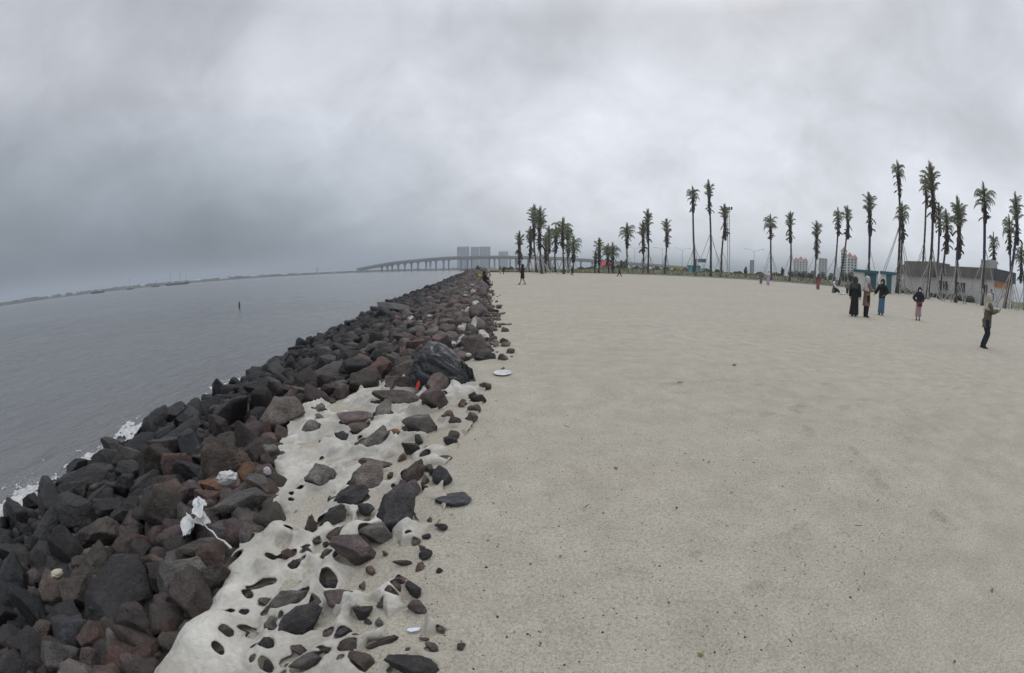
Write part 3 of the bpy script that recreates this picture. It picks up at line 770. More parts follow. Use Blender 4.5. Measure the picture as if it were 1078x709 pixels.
BULGES = [(262, 588, 60, .15), (212, 668, 74, .17), (308, 482, 46, .15), (330, 448, 50, .12), (303, 524, 40, .10), (300, 640, 50, .08), (185, 708, 60, .14), (345, 596, 40, .06), (408, 622, 44, .06), (385, 415, 50, .09), (486, 412, 40, .09), (240, 625, 40, .12), (290, 560, 36, .10), (345, 470, 36, .08), (430, 470, 40, .05), (270, 690, 40, .07), (335, 690, 30, .06), (455, 412, 36, .06), (475, 660, 44, .035), (360, 700, 44, .05)]
g = np.random.default_rng(3); TEARS = []
for (px, py, n, sp) in [(352, 487, 7, 22), (310, 520, 8, 20), (300, 640, 6, 22), (275, 660, 5, 22), (330, 570, 6, 22), (385, 610, 6, 40), (365, 480, 10, 26), (400, 520, 8, 30), (440, 470, 8, 26), (420, 580, 8, 26), (300, 690, 4, 25), (345, 640, 6, 30), (370, 432, 8, 26), (470, 425, 6, 18)]:
    for k in range((n+1)//2):
        P = hit(px+g.normal()*sp*.6, py+g.normal()*sp*.5, off=.05)[0]; TEARS.append((P.x, P.y, float(g.uniform(.008, .026)), float(g.uniform(0, 3.1))))
sheet = membrane('geotextile_sheet', CLX.min()-.1, CLX.max()+.1, max(CLY.min(), .35)-.1, CLY.max()+.1, .0105, CL, 4,
         'torn cream geotextile sheet draped over the rocks along the sand edge', 'fabric sheet', M['cloth'], TEARS)
# smaller scraps of the same sheet further along the edge
bpy.context.view_layer.update(); DG = bpy.context.evaluated_depsgraph_get(); CAMV = Vector((0, 0, CAM_H))
def surf(px, py):
    ok, loc, n_, i_, o_, m_ = S.ray_cast(DG, CAMV, ray(px, py)); return (loc.copy(), (loc-CAMV).length) if ok else hit(px, py)
def drop(x, y):
    ok, loc, n_, i_, o_, m_ = S.ray_cast(DG, Vector((x, y, 4)), Vector((0, 0, -1))); return loc.z if ok else ground1(x, y)
def scrap(px, py, w, h, seed, label):
    P, t = surf(px, py); rw = w*t/F/2; el = abs(ray(px, py).z); rh = min(h*t/F/max(el, .12)/2, rw*2.2)
    az = math.atan2(P.x, P.y); g = np.random.default_rng(seed); bm = MB(); n = 22
    V = []; fc = []
    for i in range(n):
        for j in range(n):
            u = (i/(n-1)*2-1); v = (j/(n-1)*2-1); rr = math.hypot(u, v); k = max(abs(u), abs(v))/(rr or 1)
            a = math.atan2(v, u); lim = .75+.25*math.sin(3*a+seed)+.12*math.sin(7*a+2*seed)
            u2, v2 = u*k*lim*rw, v*k*lim*rh
            x = P.x+u2*math.cos(az)+v2*math.sin(az); y = P.y-u2*math.sin(az)+v2*math.cos(az)
            V.append((x, y))
    X = np.array([q[0] for q in V]); Y = np.array([q[1] for q in V])
    Z = np.array([drop(x, y) for x, y in V]).reshape(n, n)
    for it in range(3): Zs = Z.copy(); Zs[1:-1, 1:-1] = np.maximum(Z[1:-1, 1:-1], (Z[:-2, 1:-1]+Z[2:, 1:-1]+Z[1:-1, :-2]+Z[1:-1, 2:])/4); Z = Zs
    Z = Z.ravel()+.012+.16*rw*np.abs(fbm(X/rw*1.2, Y/rw*1.2, 3, seed))+.10*rw*fbm(X/rw*5, Y/rw*5, 2, seed+1)
    idx = np.arange(n*n).reshape(n, n); Q = np.stack([idx[:-1, :-1], idx[:-1, 1:], idx[1:, 1:], idx[1:, :-1]], -1).reshape(-1, 4)
    Vc = np.stack([X-P.x, Y-P.y, Z-P.z], -1)
    me = np_mesh('fabric_scrap', Vc, Q, M['cloth'], True, {'dust': np.full(n*n, .15)}, 4)
    o = link('fabric_scrap', me, None, P); so = o.modifiers.new('thickness', 'SOLIDIFY'); so.thickness = .006
    return tag(o, label, 'fabric scrap', 'scraps of torn fabric along the seawall')
scrap(433, 334, 9, 6, 1, 'pale fabric scrap high among the rocks beyond the black bag')
scrap(484, 358, 9, 4, 2, 'white fabric scrap behind the top of the black bag')
scrap(478, 361, 6, 9, 3, 'upright pale scrap beside the top right of the black bag')
scrap(491, 326, 12, 7, 4, 'pale fabric strip among rocks above the driftwood lump')
scrap(498, 338, 12, 6, 5, 'pale fabric strip between the rock edge and the driftwood')
scrap(489, 346, 14, 6, 6, 'wide pale fabric scrap at the rock edge beyond the bag')
scrap(500, 318, 9, 5, 7, 'small pale scrap at the rock edge far along the wall')
scrap(498, 307, 7, 4, 8, 'tiny pale scrap on rocks near the seated woman in black')
scrap(509, 351, 14, 7, 9, 'sandy fabric scrap on the sand behind the oblong dark rock')

# ------------------------------------------------------------------ surf: froth and splashes where waves meet the rocks
V0, F0 = ICO[1]; g = np.random.default_rng(8); VV = []; FF = []; off = 0
fx = np.arange(-11.5, -4.4, .022); fy = np.arange(.6, 19, .022); FX, FY = np.meshgrid(fx, fy)
sd = edge(FY)-FX-width(FY)                                         # metres out from the mean waterline
lump = vn(FX*.55+3, FY*.55, 81); mid_ = fbm(FX*2.4, FY*2.4, 4, 83); fin = fbm(FX*9, FY*9, 4, 85)
near = np.exp(-((sd-.45-.9*mid_)/.62)**2); surge = .62*sst(.40, .72, lump)*(1-.45*sst(9, 18, FY))+.62*np.exp(-((FY-3.4)/2.2)**2)+.5*np.exp(-((FY-8.9)/1.3)**2)
den_ = near*surge+.55*fin+.25*mid_; keep = den_+.8*fbm(FX*15, FY*15, 4, 91) > .44
hgt_ = ZW+.03+np.clip(den_-.30, 0, 1)*.16*surge+.05*np.abs(fbm(FX*16, FY*16, 2, 88))*2
idx = np.arange(FX.size).reshape(FX.shape); ok = keep[:-1, :-1] & keep[:-1, 1:] & keep[1:, 1:] & keep[1:, :-1]
Qf = np.stack([idx[:-1, :-1], idx[:-1, 1:], idx[1:, 1:], idx[1:, :-1]], -1)[ok]; use = np.unique(Qf); rem = -np.ones(FX.size, int); rem[use] = np.arange(len(use))
Vf = np.stack([FX, FY, hgt_], -1).reshape(-1, 3)[use]; T1 = rem[Qf]
tri = np.concatenate([T1[:, [0, 1, 2]], T1[:, [0, 2, 3]]]); VV.append(Vf); FF.append(tri); off = len(Vf)
cand_ = np.argwhere(ok & (den_[:-1, :-1] > .5)); cand_ = cand_[g.integers(0, len(cand_), 2600)]
for (a, b) in cand_:                                               # flying drops
    r = float(.0025+.006*g.beta(1, 4)); x, y, z = FX[a, b]+g.normal()*.05, FY[a, b]+g.normal()*.05, hgt_[a, b]
    VV.append(V0*r*np.array([g.uniform(.7, 1.6), 1, g.uniform(.7, 1.6)])+np.array([x, y, z+abs(g.normal())*.12*min(1.3, den_[a, b]*1.3)])); FF.append(F0+off); off += len(V0)
me = np_mesh('surf_foam', np.concatenate(VV), np.concatenate(FF), M['foam'], True)
tag(link('surf_foam', me), 'white froth of small waves breaking on the dark rocks', 'foam', kind='stuff')

# ------------------------------------------------------------------ grit on the sand
g = np.random.default_rng(9); VV = []; FF = []; off = 0; TT = []
for k in range(2000):
    y = float(.7+9*g.beta(1, 2.2)); x = float(g.uniform(-.5, .6+y*1.3)); r = float(.0025+.009*g.beta(1, 7))
    if x < float(edge(y))-.1: continue
    st_ = 1 if g.random() > .025 else float(g.uniform(3, 7)); q_ = float(g.uniform(0, 6.3)); Vr = V0*np.array([r*g.uniform(.7, 1.5)*st_, r*g.uniform(.7, 1.4), r*.7]); Vr = np.stack([Vr[:, 0]*math.cos(q_)-Vr[:, 1]*math.sin(q_), Vr[:, 0]*math.sin(q_)+Vr[:, 1]*math.cos(q_), Vr[:, 2]], -1); VV.append(Vr+np.array([x, y, 0])); FF.append(F0+off); off += len(V0)
    c = [(.05, .045, .04), (.09, .08, .07), (.03, .028, .025), (.5, .48, .44)][int(g.choice(4, p=[.4, .32, .2, .08]))]; TT.append(np.tile([*c, 1], (len(V0), 1)))
VA = np.concatenate(VV); n0 = len(V0)
def groundmesh(x, y):
    i = np.clip(np.searchsorted(ys, y)-1, 0, len(ys)-2); j = np.clip(np.searchsorted(xs, x)-1, 0, len(xs)-2)
    v = np.clip((y-ys[i])/(ys[i+1]-ys[i]), 0, 1); u = np.clip((x-xs[j])/(xs[j+1]-xs[j]), 0, 1)
    return (GZ[i, j]*(1-u)+GZ[i, j+1]*u)*(1-v)+(GZ[i+1, j]*(1-u)+GZ[i+1, j+1]*u)*v
cen = VA.reshape(-1, n0, 3)[:, :, :2].mean(1); gz = groundmesh(cen[:, 0], cen[:, 1]); VA[:, 2] += np.repeat(gz, n0)
me = np_mesh('grit', VA, np.concatenate(FF), M['rock_heap'], True, {'tint': np.concatenate(TT)})
tag(link('grit', me), 'dark grit and shell bits strewn on the sand', 'grit', kind='stuff')
def gz1(x, y): return float(groundmesh(np.array([x]), np.array([y]))[0])

# ------------------------------------------------------------------ litter
def crumple(name, px, py, w, h, mat, label, cat, seed, group=None, squash=.6, off=.06, rough=.25, sub=4, lift=.3):
    P, t = surf(px, py) if off < .5 else hit(px, py, off=off); sx = w*t/F; sz = h*t/F*.9; d, f = ICO[sub]; o = Vector((seed*5.1, seed*2.3, 1))
    r = np.array([1+rough*(abs(mnoise.noise(Vector(v)*2.2+o))*-2.2+.6*mnoise.noise(Vector(v)*5+o)+.35*mnoise.noise(Vector(v)*11+o)) for v in d])
    V = d*r[:, None]; V /= (V.max(0)-V.min(0)); V = V*np.array([sx, sx*squash, sz])
    me = np_mesh(name, V, f, mat, False); P.z += sz*.25 if off < .5 else sz*lift-off*.5
    ob = link(name, me, None, P); ob.rotation_euler = (0, 0, -math.atan2(P.x, P.y)); return tag(ob, label, cat, group, 'thing')
# the big black bag: a filled bin liner with ridged pleats running to its knot
P, t = hit(464, 401, off=.1); bw = 68*t/F; bh = 53*t/F
az = math.atan2(P.x, P.y); d, f = ico(6); V = []
HX = [-.54, -.47, -.40, -.28, -.14, 0, .14, .28, .40, .50, .56]; HZ = [.18, .55, .80, .95, 1.0, .95, .84, .70, .58, .40, .15]
for v in d:
    vx, vy, vz = v; x = vx*.5; n1 = mnoise.noise(Vector((vx*1.6, vy*1.6, vz*1.6+3)))
    x *= 1+.10*n1; y = vy*.40*(1+.10*mnoise.noise(Vector((vx*2, vy*2+5, vz*2))))
    h = float(np.interp(x, HX, HZ)); z = (math.copysign(abs(vz)**.72, vz)*h*.88) if vz > 0 else vz*.10
    da = math.atan2(z-.15, x-.42); dr = math.hypot(z-.15, (x-.42))               # pleats fan out from the knot low on the right
    a1 = mnoise.noise(Vector((da*3.2, dr*1.3, vy*1.6))); a2 = mnoise.noise(Vector((da*7.5, dr*2.4+4, vy*2.6))); a3 = mnoise.noise(Vector((x*7, z*7, vy*5+9)))
    k = 1-.10*(max(0, .40-abs(a1))/.40)**2*min(1, dr*2.2)-.035*(max(0, .3-abs(a2))/.3)**2-.02*a3
    V.append((x*k*bw, y*k*bw, z*k*bh))
bagroot = empty('rubbish_bag', (P.x, P.y, P.z-.03), -az, 'large crumpled black plastic rubbish bag slumped on the rocks at the sand edge', 'rubbish bag')
link('bag_body', np_mesh('bag_body', np.array(V), f, M['bag'], True), bagroot)
b = MB(); g = random.Random(4)
n = 26; vs = []; fs = []                               # loose torn skirt of the bag on its right
for i in range(n):
    for j in range(8):
        q = i/(n-1); s = j/7
        x = bw*(.30+.20*q+.05*s+.010*math.sin(q*17+3*s)); z = bh*(.50-.22*q)*(1-s)-.03*s+.006*math.sin(q*14+s*5); y = -bw*(.20-.10*q+.04*s)+.022*math.sin(q*19+2*s)*(.4+s)
        vs.append((x, y, z))
for i in range(n-1):
    for j in range(7): a = i*8+j; fs.append((a, a+1, a+9, a+8))
b.add(vs, fs); o = b.build('loose_flap', M['bag'], bagroot, smooth=True)
# white foam plate lying flat on the sand
P, t = hit(529, 394); R = 9.5*t/F
b = MB(); prof = [(0, .012), (.55, .012), (.72, .016), (.95, .040), (1.0, .042), (1.0, .034), (.74, .004), (0, 0)]
vs = []; fs = []; n = 40
for (r, z) in prof:
    for k in range(n): a = 2*PI*k/n; vs.append((r*R*math.cos(a), r*R*math.sin(a), z*R*4))
for i in range(len(prof)-1):
    for k in range(n): a, c = i*n+k, i*n+(k+1) % n; fs.append((a, c, c+n, a+n))
b.add(vs, fs); o = b.build('foam_plate', M['plastic_white'], None, (P.x, P.y, gz1(P.x, P.y)+.002), True); o.rotation_euler = (.06, -.03, 0)
tag(o, 'white foam plate lying on the sand right of the black bag', 'plate')
# red plastic scrap against the bag
P, t = hit(439, 407, off=.18); k = t/F*.78; P = P-Vector((P.x, P.y, 0)).normalized()*.12
b = MB(); vs = [(-2.3*k, 0, -5*k), (1.2*k, -.01, -5.4*k), (2.6*k, .01, 1*k), (3.2*k, .02, 5.2*k), (.9*k, 0, 4.6*k), (-.6*k, -.015, 1*k)]
b.add(vs+[(x+.004, y+.012, z) for x, y, z in vs], [(0, 1, 2, 5), (5, 2, 3, 4), (11, 8, 7, 6), (10, 9, 8, 11)]+[(i, (i+1) % 6+0, (i+1) % 6+6, i+6) for i in range(6)])
o = b.build('plastic_flag', M['plastic_red'], None, (P.x, P.y, P.z+.05)); o.rotation_euler = (0, .1, .1)
tag(o, 'bright red scrap of plastic standing at the lower left of the black bag', 'plastic scrap')
# torn white plastic sheet among the rocks, with a twisted strap
def drape(px_list, name, label, cat, seed, mat, lift=.16, mid=0):
    pts = [hit(*p, off=lift)[0] for p in px_list]; c = sum(pts, Vector())/len(pts)
    b = MB(); n = len(pts); rings = 9; vs = []; fs = []
    for i in range(rings):
        q = 1-i/(rings-1)*.97
        for k in range(n*6):
            a = k/6; p = pts[int(a) % n].lerp(pts[(int(a)+1) % n], a-int(a)); v = c.lerp(p, q)
            v = v-c; v.z += .07*mnoise.noise(Vector((v.x*6, v.y*6, seed)))+.03*mnoise.noise(Vector((v.x*19, v.y*19, seed)))+mid*(1-q); v.x += .02*mnoise.noise(Vector((k*.9, seed, i*.3)))
            vs.append(v)
    m = n*6
    for i in range(rings-1):
        for k in range(m): a, d2 = i*m+k, i*m+(k+1) % m; fs.append((a, d2, d2+m, a+m))
    fs.append(tuple((rings-1)*m+k for k in range(m)))
    b.add(vs, fs); return b, c
root_px = [(190, 550), (197, 541), (206, 545), (214, 541), (222, 549), (214, 556), (206, 553), (200, 562), (195, 571), (191, 562)]
b, c = drape(root_px, '', '', '', 3, None)
o = b.build('plastic_sheet', M['plastic_white'], None, c, True); tag(o, 'torn white plastic sheet snagged between rocks left of the cloth', 'plastic sheet')
so = o.modifiers.new('t', 'SOLIDIFY'); so.thickness = .003
pts = [hit(*p, off=.20)[0] for p in [(213, 550), (219, 557), (224, 560), (229, 567), (236, 570), (243, 577)]]; c = pts[0].copy()
b = MB().tube([p-c for p in pts], [.006, .004, .007, .005, .006, .009], 8); st = b.build('strap', M['plastic_white'], o, (0, 0, 0), True); st.location = c-o.location
b, c = drape([(201, 545), (203, 532), (208, 523), (213, 524), (219, 533), (213, 545)], '', '', '', 5, None, .26)
o = b.build('plastic_bag', M['plastic_white'], None, c, True); tag(o, 'crumpled whitish plastic bag tip standing above the torn white sheet', 'plastic bag', 'plastic litter on the rocks')
for (px, py, w, h, s, lab, m) in [
    (240, 507, 24, 17, 1, 'crumpled white plastic bag behind the orange brown stones', 'plastic_white'), (60, 606, 16, 8, 2, 'small yellowish white foam lump among the black left rocks', 'cream_cloth'),
    (282, 499, 9, 12, 3, 'grey white crumpled plastic against the tall cloth fold', 'palegrey_cloth'), (452, 334, 5, 4, 5, 'white speck of plastic on rocks above the black bag', 'plastic_white'),
    (493, 375, 7, 5, 6, 'small white scrap by the right side of the black bag', 'plastic_white'), (490, 312, 5, 3, 7, 'white litter bit among the far rocks', 'plastic_white'), (497, 301, 5, 3, 8, 'whitish litter bit below the seated woman in black', 'palegrey_cloth')]:
    crumple('crumpled_plastic', px, py, w, h, M[m], lab, 'plastic scrap', s, 'plastic litter on the rocks', off=.14, lift=.15)
P, t = hit(436, 665); k = t/F
b = MB(); vs = [(-7*k, -1.5*k, .004), (-2*k, -3.2*k, .006), (5*k, -1.2*k, .012), (7*k, 2.2*k, .016), (1*k, 2.6*k, .010), (-6*k, 1.2*k, .006)]
b.add(vs+[(x, y, z+.003) for x, y, z in vs], [(5, 4, 3, 2, 1, 0), (6, 7, 8, 9, 10, 11)]+[(i, (i+1) % 6, (i+1) % 6+6, i+6) for i in range(6)])
m2 = simple('pale_blue_card', (.62, .66, .74), .5, .05)
tag(b.build('paper_scrap', m2, None, (P.x, P.y, gz1(P.x, P.y)+.004)), 'pale bluish white scrap lying on the sand near the bottom cloth', 'paper scrap')
for (px, py, w, ang, lab) in [(517, 330, 30, .1, 'muddy driftwood log pointing onto the sand, nearer the person in black'), (526, 341, 26, .2, 'thin muddy driftwood stick lying on sand beyond the black bag'), (508, 336, 26, -.2, 'thick brown driftwood lump at the rock edge beyond the bag')]:
    P, t = hit(px, py, off=.03); L = w*t/F; b = MB(); g = random.Random(px); n = 9; r0 = L*.07*(1.6 if 'lump' in lab else .8)
    b.tube([(L*(i/(n-1)-.5), .05*L*math.sin(i*.8), .02*L*math.sin(i*1.7)) for i in range(n)], [r0*g.uniform(.6, 1.2)*(1.25-.7*i/n) for i in range(n)], 9)
    o = b.build('driftwood', M['wood_drift'], None, (P.x, P.y, gz1(P.x, P.y)+r0*.5), True); o.rotation_euler = (0, 0, ang)
    tag(o, lab, 'driftwood', 'driftwood at the rock edge')
for (px, py, w, ang, m, lab) in [(712, 536, 3.6, .4, 'black_cloth', 'dark leaf chip on open sand at mid right of the foreground'), (746, 487, 3.2, 1.2, 'black_cloth', 'small dark leaf on the sand in the centre right'), (770, 519, 3.0, .2, 'leaf_dry', 'yellowish leaf on the sand in the centre right'),
                                (648, 494, 6, 2.0, 'leaf_dry', 'pale brown leaf on sand right of the slate'), (1044, 622, 5, .7, 'leaf_dry', 'brown leaf bit on the sand near the right edge'), (716, 404, 7, .1, 'leaf_dry', 'brown leaf far out on the open sand'), (773, 385, 7, .5, 'leaf_dry', 'brown frond bit on sand straight below the far palms'),
                                (1003, 699, 3.5, .3, 'black_cloth', 'dark chip on the sand at the bottom right'), (590, 586, 4, 1.3, 'leaf_dry', 'brown leaf scrap on the sand below the slate'), (737, 690, 7, 2.3, 'leaf_dry', 'curled dry leaf on the sand at the bottom centre')]:
    P, t = hit(px, py); L = w*t/F; b = MB(); n = 7; vs = []; fs = []
    for i in range(n):
        q = i/(n-1); ww = L*.28*math.sin(PI*min(1, q*1.05+.02))+.001; vs += [(L*(q-.5), -ww, .004+.10*L*(2*q-1)**2+.08*L), (L*(q-.5), 0, .003+.10*L*(2*q-1)**2), (L*(q-.5), ww, .004+.10*L*(2*q-1)**2+.07*L)]
    for i in range(n-1): a = 3*i; fs += [(a, a+1, a+4, a+3), (a+1, a+2, a+5, a+4)]
    b.add(vs, fs); o = b.build('leaf_scrap', M[m], None, (P.x, P.y, gz1(P.x, P.y)+.003), True); o.rotation_euler = (.1, .05, ang); so = o.modifiers.new('t', 'SOLIDIFY'); so.thickness = .002
    tag(o, lab, 'leaf', 'leaf scraps on the sand')

# ------------------------------------------------------------------ palms
def frond(b, base, phi, th, L, droop, rs, wl=.46):
    """one feather frond: rachis strip and two rows of leaflets"""
    n = 13; p = Vector(base); el = PI/2-phi; pts = []
    for i in range(n):
        pts.append(p.copy()); e = el-droop*(i/(n-1))**1.6*1.6
        p = p+Vector((math.cos(th)*math.cos(e), math.sin(th)*math.cos(e), math.sin(e)))*(L/(n-1))
    b.tube(pts, [.035*(1-.8*i/(n-1)) for i in range(n)], 3, False)
    side = Vector((-math.sin(th), math.cos(th), 0)); m = 30
    for k in range(m):
        q = .16+.84*k/(m-1); f = q*(n-1); i = min(int(f), n-2); c = pts[i].lerp(pts[i+1], f-i); t = (pts[i+1]-pts[i]).normalized()
        nrm = t.cross(side).normalized(); ll = wl*(.35+1.1*math.sin(PI*min(1, q*.93+.05)))*L/3
        for sg in (-1, 1):
            d = (t*rs.uniform(.55, 1.0)+side*sg*rs.uniform(.45, .8)-nrm*rs.uniform(-.1, .25)+Vector((0, 0, -rs.uniform(.1, .75)))).normalized(); l2 = ll*rs.uniform(.75, 1.15)
            wv = t*.042; e = c+d*l2+Vector((0, 0, -.12*l2)); md = c+d*l2*.5
            b.add([c-wv*.6, md-wv, e, md+wv, c+wv*.6], [(0, 1, 3, 4), (1, 2, 3)])
def crown_mesh(kind, seed):
    """a transplanted palm: a tied, trimmed tuft on top and a skirt of arching, hanging fronds round it"""
    rs = random.Random(seed); b = MB()
    ns, p0, p1, L, dr, top, nt = {'narrow': (18, .16, .48, 2.2, 1.15, 3.0, 14), 'tall': (24, .16, .55, 2.5, 1.15, 3.9, 16), 'spread': (23, .55, 1.15, 2.5, 1.45, 2.6, 9), 'droop': (22, .40, .95, 2.5, 1.55, 2.8, 9)}[kind]
    for i in range(ns):
        q = i/(ns-1); z = 1.35*(1-q)*top/2.9-.25
        frond(b, (rs.uniform(-.08, .08), rs.uniform(-.08, .08), z), p0+(p1-p0)*q+rs.uniform(-.08, .08), i*2.4+rs.uniform(-.5, .5), L*rs.uniform(.75, 1.15), dr*rs.uniform(.75, 1.2), rs, .52)
    for i in range(nt): frond(b, (rs.uniform(-.12, .12), rs.uniform(-.12, .12), 0), rs.uniform(.0, .10), rs.uniform(0, 6.3), top*rs.uniform(.82, 1.0), .06, rs, .22)
    for i in range(5): a = rs.uniform(0, 6.3); b.tube([(.05*math.cos(a), .05*math.sin(a), -.2), (.11*math.cos(a), .11*math.sin(a), top*rs.uniform(.80, .93))], [.07, .03], 4)
    me = bpy.data.meshes.new('crown'); me.from_pydata(b.v, [], b.f); me.materials.append(M['frond']); return me
def dead_mesh(seed):
    rs = random.Random(seed); b = MB()
    for i in range(14):
        th = i*2.4+rs.uniform(-.5, .5); z = -rs.uniform(.0, 2.0); L = rs.uniform(.5, 1.1)
        frond(b, (.14*math.cos(th), .14*math.sin(th), z), rs.uniform(1.5, 2.6), th, L, rs.uniform(.3, .9), rs, .9)
    for i in range(70):                                  # overlapping cut frond bases
        th = i*2.4; z = .3-i*.045; o_ = rs.uniform(.22, .40); b.tube([(.08*math.cos(th), .08*math.sin(th), z), (o_*.7*math.cos(th), o_*.7*math.sin(th), z+.16), (o_*math.cos(th), o_*math.sin(th), z+rs.uniform(.28, .5))], [.10, .07, .03], 4)
    me = bpy.data.meshes.new('dead_fronds'); me.from_pydata(b.v, [], b.f); me.materials.append(M['dead']); return me
CROWNS = {k: [crown_mesh(k, s) for s in (1, 2)] for k in ('narrow', 'tall', 'spread', 'droop')}
DEAD = [dead_mesh(s) for s in range(3)]
def palm(bx, by, tx, ty, kind, label, group, polev=1, dist=None, crown_l=None, dead=True, lean_dep=0.0):
    az = ray(bx, by)
    if dist: base = at(bx, by, dist)
    else: base = hit(bx, by)[0]
    D = math.hypot(base.x, base.y)
    if D > 92 and not dist: D = 92; q = at(bx, by, 92); base = Vector((q.x, q.y, 0))
    base.z = ground1(base.x, base.y)-.03
    top = at(tx, ty, D); H = top.z-base.z
    cl = crown_l or {'narrow': 3.3, 'tall': 3.9, 'spread': 2.7, 'droop': 2.9}[kind]
    cl = min(cl, H*.42); k = cl/{'narrow': 2.75, 'tall': 3.6, 'spread': 2.5, 'droop': 2.65}[kind]
    rs = random.Random(int(bx*13+by)); root = empty('palm_tree', base, 0, label, 'palm tree', group)
    tp = top-base; tp.z -= cl; n = 10; pts = []
    bend = Vector((rs.uniform(-.25, .25), rs.uniform(-.2, .2), 0))
    for i in range(n):
        q = i/(n-1); pts.append(Vector((tp.x*q**1.2, tp.y*q**1.2, tp.z*q))+bend*math.sin(PI*q))
    r0 = .205*(H/14)**.4
    rad = [r0*(1.45 if i == 0 else 1.12 if i == 1 else 1-.28*i/(n-1)) for i in range(n)]
    pts2 = []; rad2 = []                                # ring scars
    for i in range(n-1):
        for j in range(5):
            q = j/5; pts2.append(pts[i].lerp(pts[i+1], q)); rad2.append((rad[i]*(1-q)+rad[i+1]*q)*(1+(.07 if j % 2 else -.03)))
    pts2.append(pts[-1]); rad2.append(rad[-1])
    MB().tube(pts2, rad2, 10).build('trunk', M['trunk'], root, smooth=True)
    c = link('crown', CROWNS[kind][rs.randrange(2)], root, pts[-1]); c.scale = (min(k, 1.25)*rs.uniform(.58, .74)*(1.18 if kind == 'spread' else 1.0),)*2+(k,); c.rotation_euler = (tp.x/max(tp.z, 1)*.5, 0, rs.uniform(0, 6.28))
    if dead:
        c = link('dead_fronds', DEAD[rs.randrange(3)], root, pts[-1]); c.scale = (k, k, k*rs.uniform(.8, 1.3)); c.rotation_euler = (0, 0, rs.uniform(0, 6.28))
    if (bx, by) in WRAP:                                # dark blue wrapping round the upper trunk
        m0 = [p for p, q in zip(pts2, np.linspace(0, 1, len(pts2))) if .42 < q < .86]; MB().tube(m0, rad2[len(rad2)//2]*1.12, 10).build('trunk_wrap', M['wrap'], root, smooth=True)
    if polev == 2:
        for j in range(4):                              # low crossed props
            a = rs.uniform(0, 6.3); rr = rs.uniform(1.6, 2.8); fx, fy = rr*math.cos(a), rr*math.sin(a); hz_ = rs.uniform(1.6, 3.0)
            MB().tube([(fx, fy, ground1(base.x+fx, base.y+fy)-base.z-.05), (-.3*fx, -.3*fy, hz_)], .05, 6).build('support_pole', M['pole'], root)
    if polev:
        npole = 4 if polev == 1 else 5; ha = H*rs.uniform(.33, .42) if polev < 3 else H*rs.uniform(.28, .36); a0 = rs.uniform(0, 1.5)
        for j in range(npole):
            f = min(.97, ha*rs.uniform(.72, 1.2)/pts[-1].z); i = min(int(f*(n-1)), n-2); pa = pts[i].lerp(pts[i+1], f*(n-1)-i)
            a = a0+2*PI*j/npole+rs.uniform(-.35, .35); rr = ha*rs.uniform(.36, .50); fx, fy = rr*math.cos(a), rr*math.sin(a)
            fz = ground1(base.x+fx, base.y+fy)-base.z-.05
            MB().tube([(fx, fy, fz), (pa.x+.12*math.cos(a), pa.y+.12*math.sin(a), pa.z)], .05 if polev == 1 else .062, 6).build('support_pole', M['pole'], root)
    return root
WRAP = {(1006, 319), (1033.5, 322), (1057, 325), (913.5, 297), (984, 307)}
GA, GB, GC = 'palms in the dense far clump', 'palms spaced along the back of the beach', 'palms in front of the long building'
